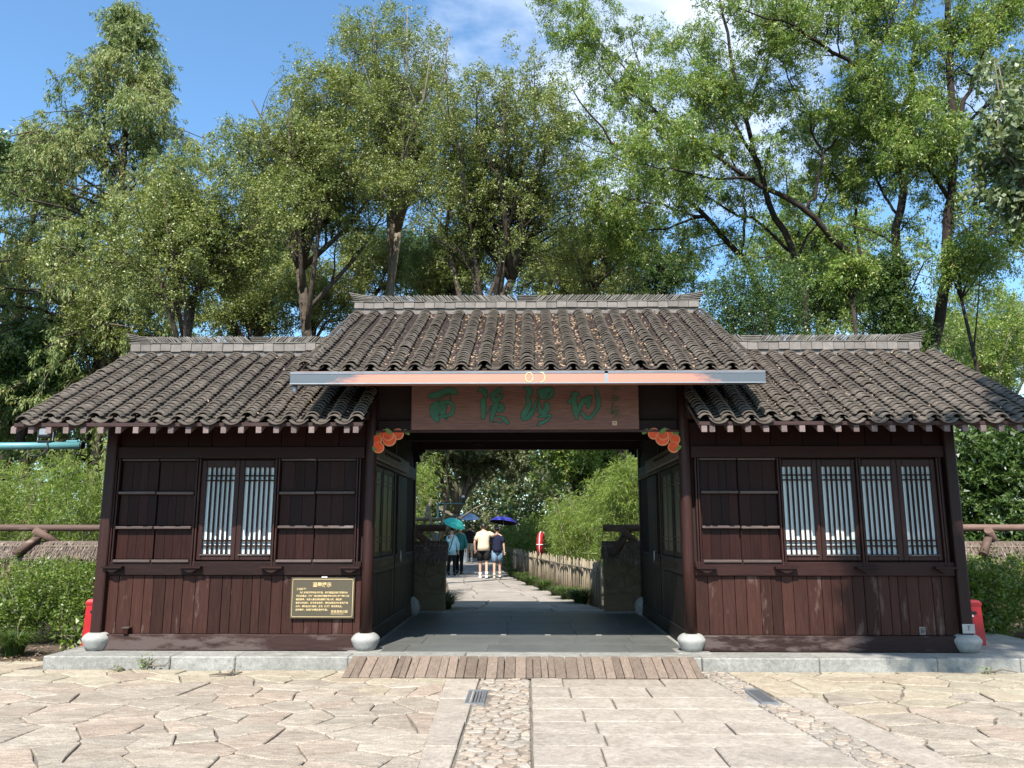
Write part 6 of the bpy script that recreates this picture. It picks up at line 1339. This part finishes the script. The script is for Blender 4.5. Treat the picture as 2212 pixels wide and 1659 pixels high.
def umbrella(label, hand, top, rad, mat, deep=.28, tilt=(0, 0), n=8, inner='black'):
    c = Vector(top); t = thing('umbrella', label, 'umbrella', hand, 'open umbrellas carried along the path'); Mx = Matrix.Translation(c) @ Matrix.Rotation(tilt[0], 4, 'X') @ Matrix.Rotation(tilt[1], 4, 'Y')
    pr = [(.012, 0.), (.35, -.055), (.65, -.16), (.88, -.33), (1., -.5)]
    for nm, dz, mt in (('canopy', 0, CL[mat]), ('lining', -.008, CL[inner])):
        vs = []; fs = []; N_ = n * 4
        for r, z in pr:
            for k in range(N_):
                w = 2 * math.pi * k / N_; sc_ = math.cos(math.pi * ((k % 4) / 4 - .5 * 0)) if False else 1 - .055 * math.sin(math.pi * (k % 4) / 4) * r
                vs.append(Mx @ Vector((r * rad * math.cos(w) * sc_, r * rad * math.sin(w) * sc_, z * deep * 2 * rad + dz - (1 - sc_) * .0)))
        for i in range(len(pr) - 1):
            for k in range(N_): k2 = (k + 1) % N_; f = (i * N_ + k, i * N_ + k2, (i + 1) * N_ + k2, (i + 1) * N_ + k); fs.append(f if nm != 'canopy' else f[::-1])
        MB().add(vs, fs, 0, False).build(nm, mt, t)
    MB().tube([Mx @ Vector((0, 0, .05)), Mx @ Vector((0, 0, -.3)), Vector(hand)], .010, 6).build('shaft', M['grey_metal'], t)
    h = Vector(hand); MB().tube([h + Vector((0, 0, .05)), h - Vector((0, 0, .07))], .017, 8).build('handle', M['black_plastic'], t)
    for k in range(n):
        w = 2 * math.pi * k / n; MB().tube([Mx @ Vector((r * rad * math.cos(w), r * rad * math.sin(w), z * deep * 2 * rad - .014)) for r, z in pr[::2]], .004, 4).build('rib', M['grey_metal'], t)
zA = float(pz(16.5))
person('person in a cream T-shirt and black shorts walking away with an arm round the other', (-1.42, 16.5, zA), .05, 1.74, 1.06, .13, 'cream', 'black', True, 'white', ([(-.27, -.05, 1.12), (-.25, .04, .88)], [(.36, .03, 1.30), (.42, .02, 1.47)]), 'short')
person('person in a navy top and denim shorts walking under the violet umbrella', (-.98, 16.6, zA), .0, 1.62, .95, .12, 'navy', 'denim', True, 'beige', ([(-.24, .08, 1.16), (-.13, .16, 1.36)], [(.24, -.03, 1.13), (.26, -.02, .89)]), 'bun', sleeve=.3, skirt=1.1, swing=-1)
umbrella('violet blue open umbrella with black underside over the couple', (-1.10, 16.80, zA + 1.36), (-.76, 16.75, zA + 1.98), .47, 'um_violet', .42, (-.16, .10))
yC = 30.; zC = float(pz(yC))
person('person in a black T-shirt and pale shorts further ahead under the pale blue umbrella', (-2.82, yC, zC), .0, 1.76, 1.08, .13, 'black', 'beige', True, 'white', ([(-.25, -.03, 1.13), (-.28, .06, .9)], [(.22, .14, 1.17), (.06, .24, 1.33)]), 'short')
umbrella('pale blue open umbrella held highest on the path', (-2.75, yC + .24, zC + 1.35), (-2.95, yC + .1, zC + 2.38), .60, 'um_sky', .52, (.10, .02))
yD = 18.4; zD = float(pz(yD))
person('person in a pale blue jacket walking towards the gate under a teal umbrella', (-2.63, yD, zD), math.pi + .25, 1.58, .95, .14, 'sky', 'black', False, 'black', ([(-.24, .02, 1.13), (-.26, .04, .88)], [(.20, .10, 1.15), (.12, .20, 1.34)]), 'long', sleeve=1., long_top=.12)
MB().tube([(-2.55, yD - .14, zD + 1.36), (-2.62, yD - .155, zD + 1.1), (-2.70, yD - .16, zD + .85)], .012, 6).build('bag_strap', CL['black']); 
tag(COL.objects[-1], 'dark bag strap across the pale blue jacket', 'strap')
umbrella('teal open umbrella tilted over the person in the pale blue jacket', (-2.72, yD - .2, zD + 1.28), (-2.50, yD + .12, zD + 1.93), .40, 'um_teal', .55, (.30, .35), inner='um_teal')
person('person in a dark teal top half hidden behind the teal umbrella', (-2.42, yD + .75, zD), math.pi - .1, 1.66, .98, .12, 'teal', 'black', False, 'black', None, 'short', sleeve=1.)
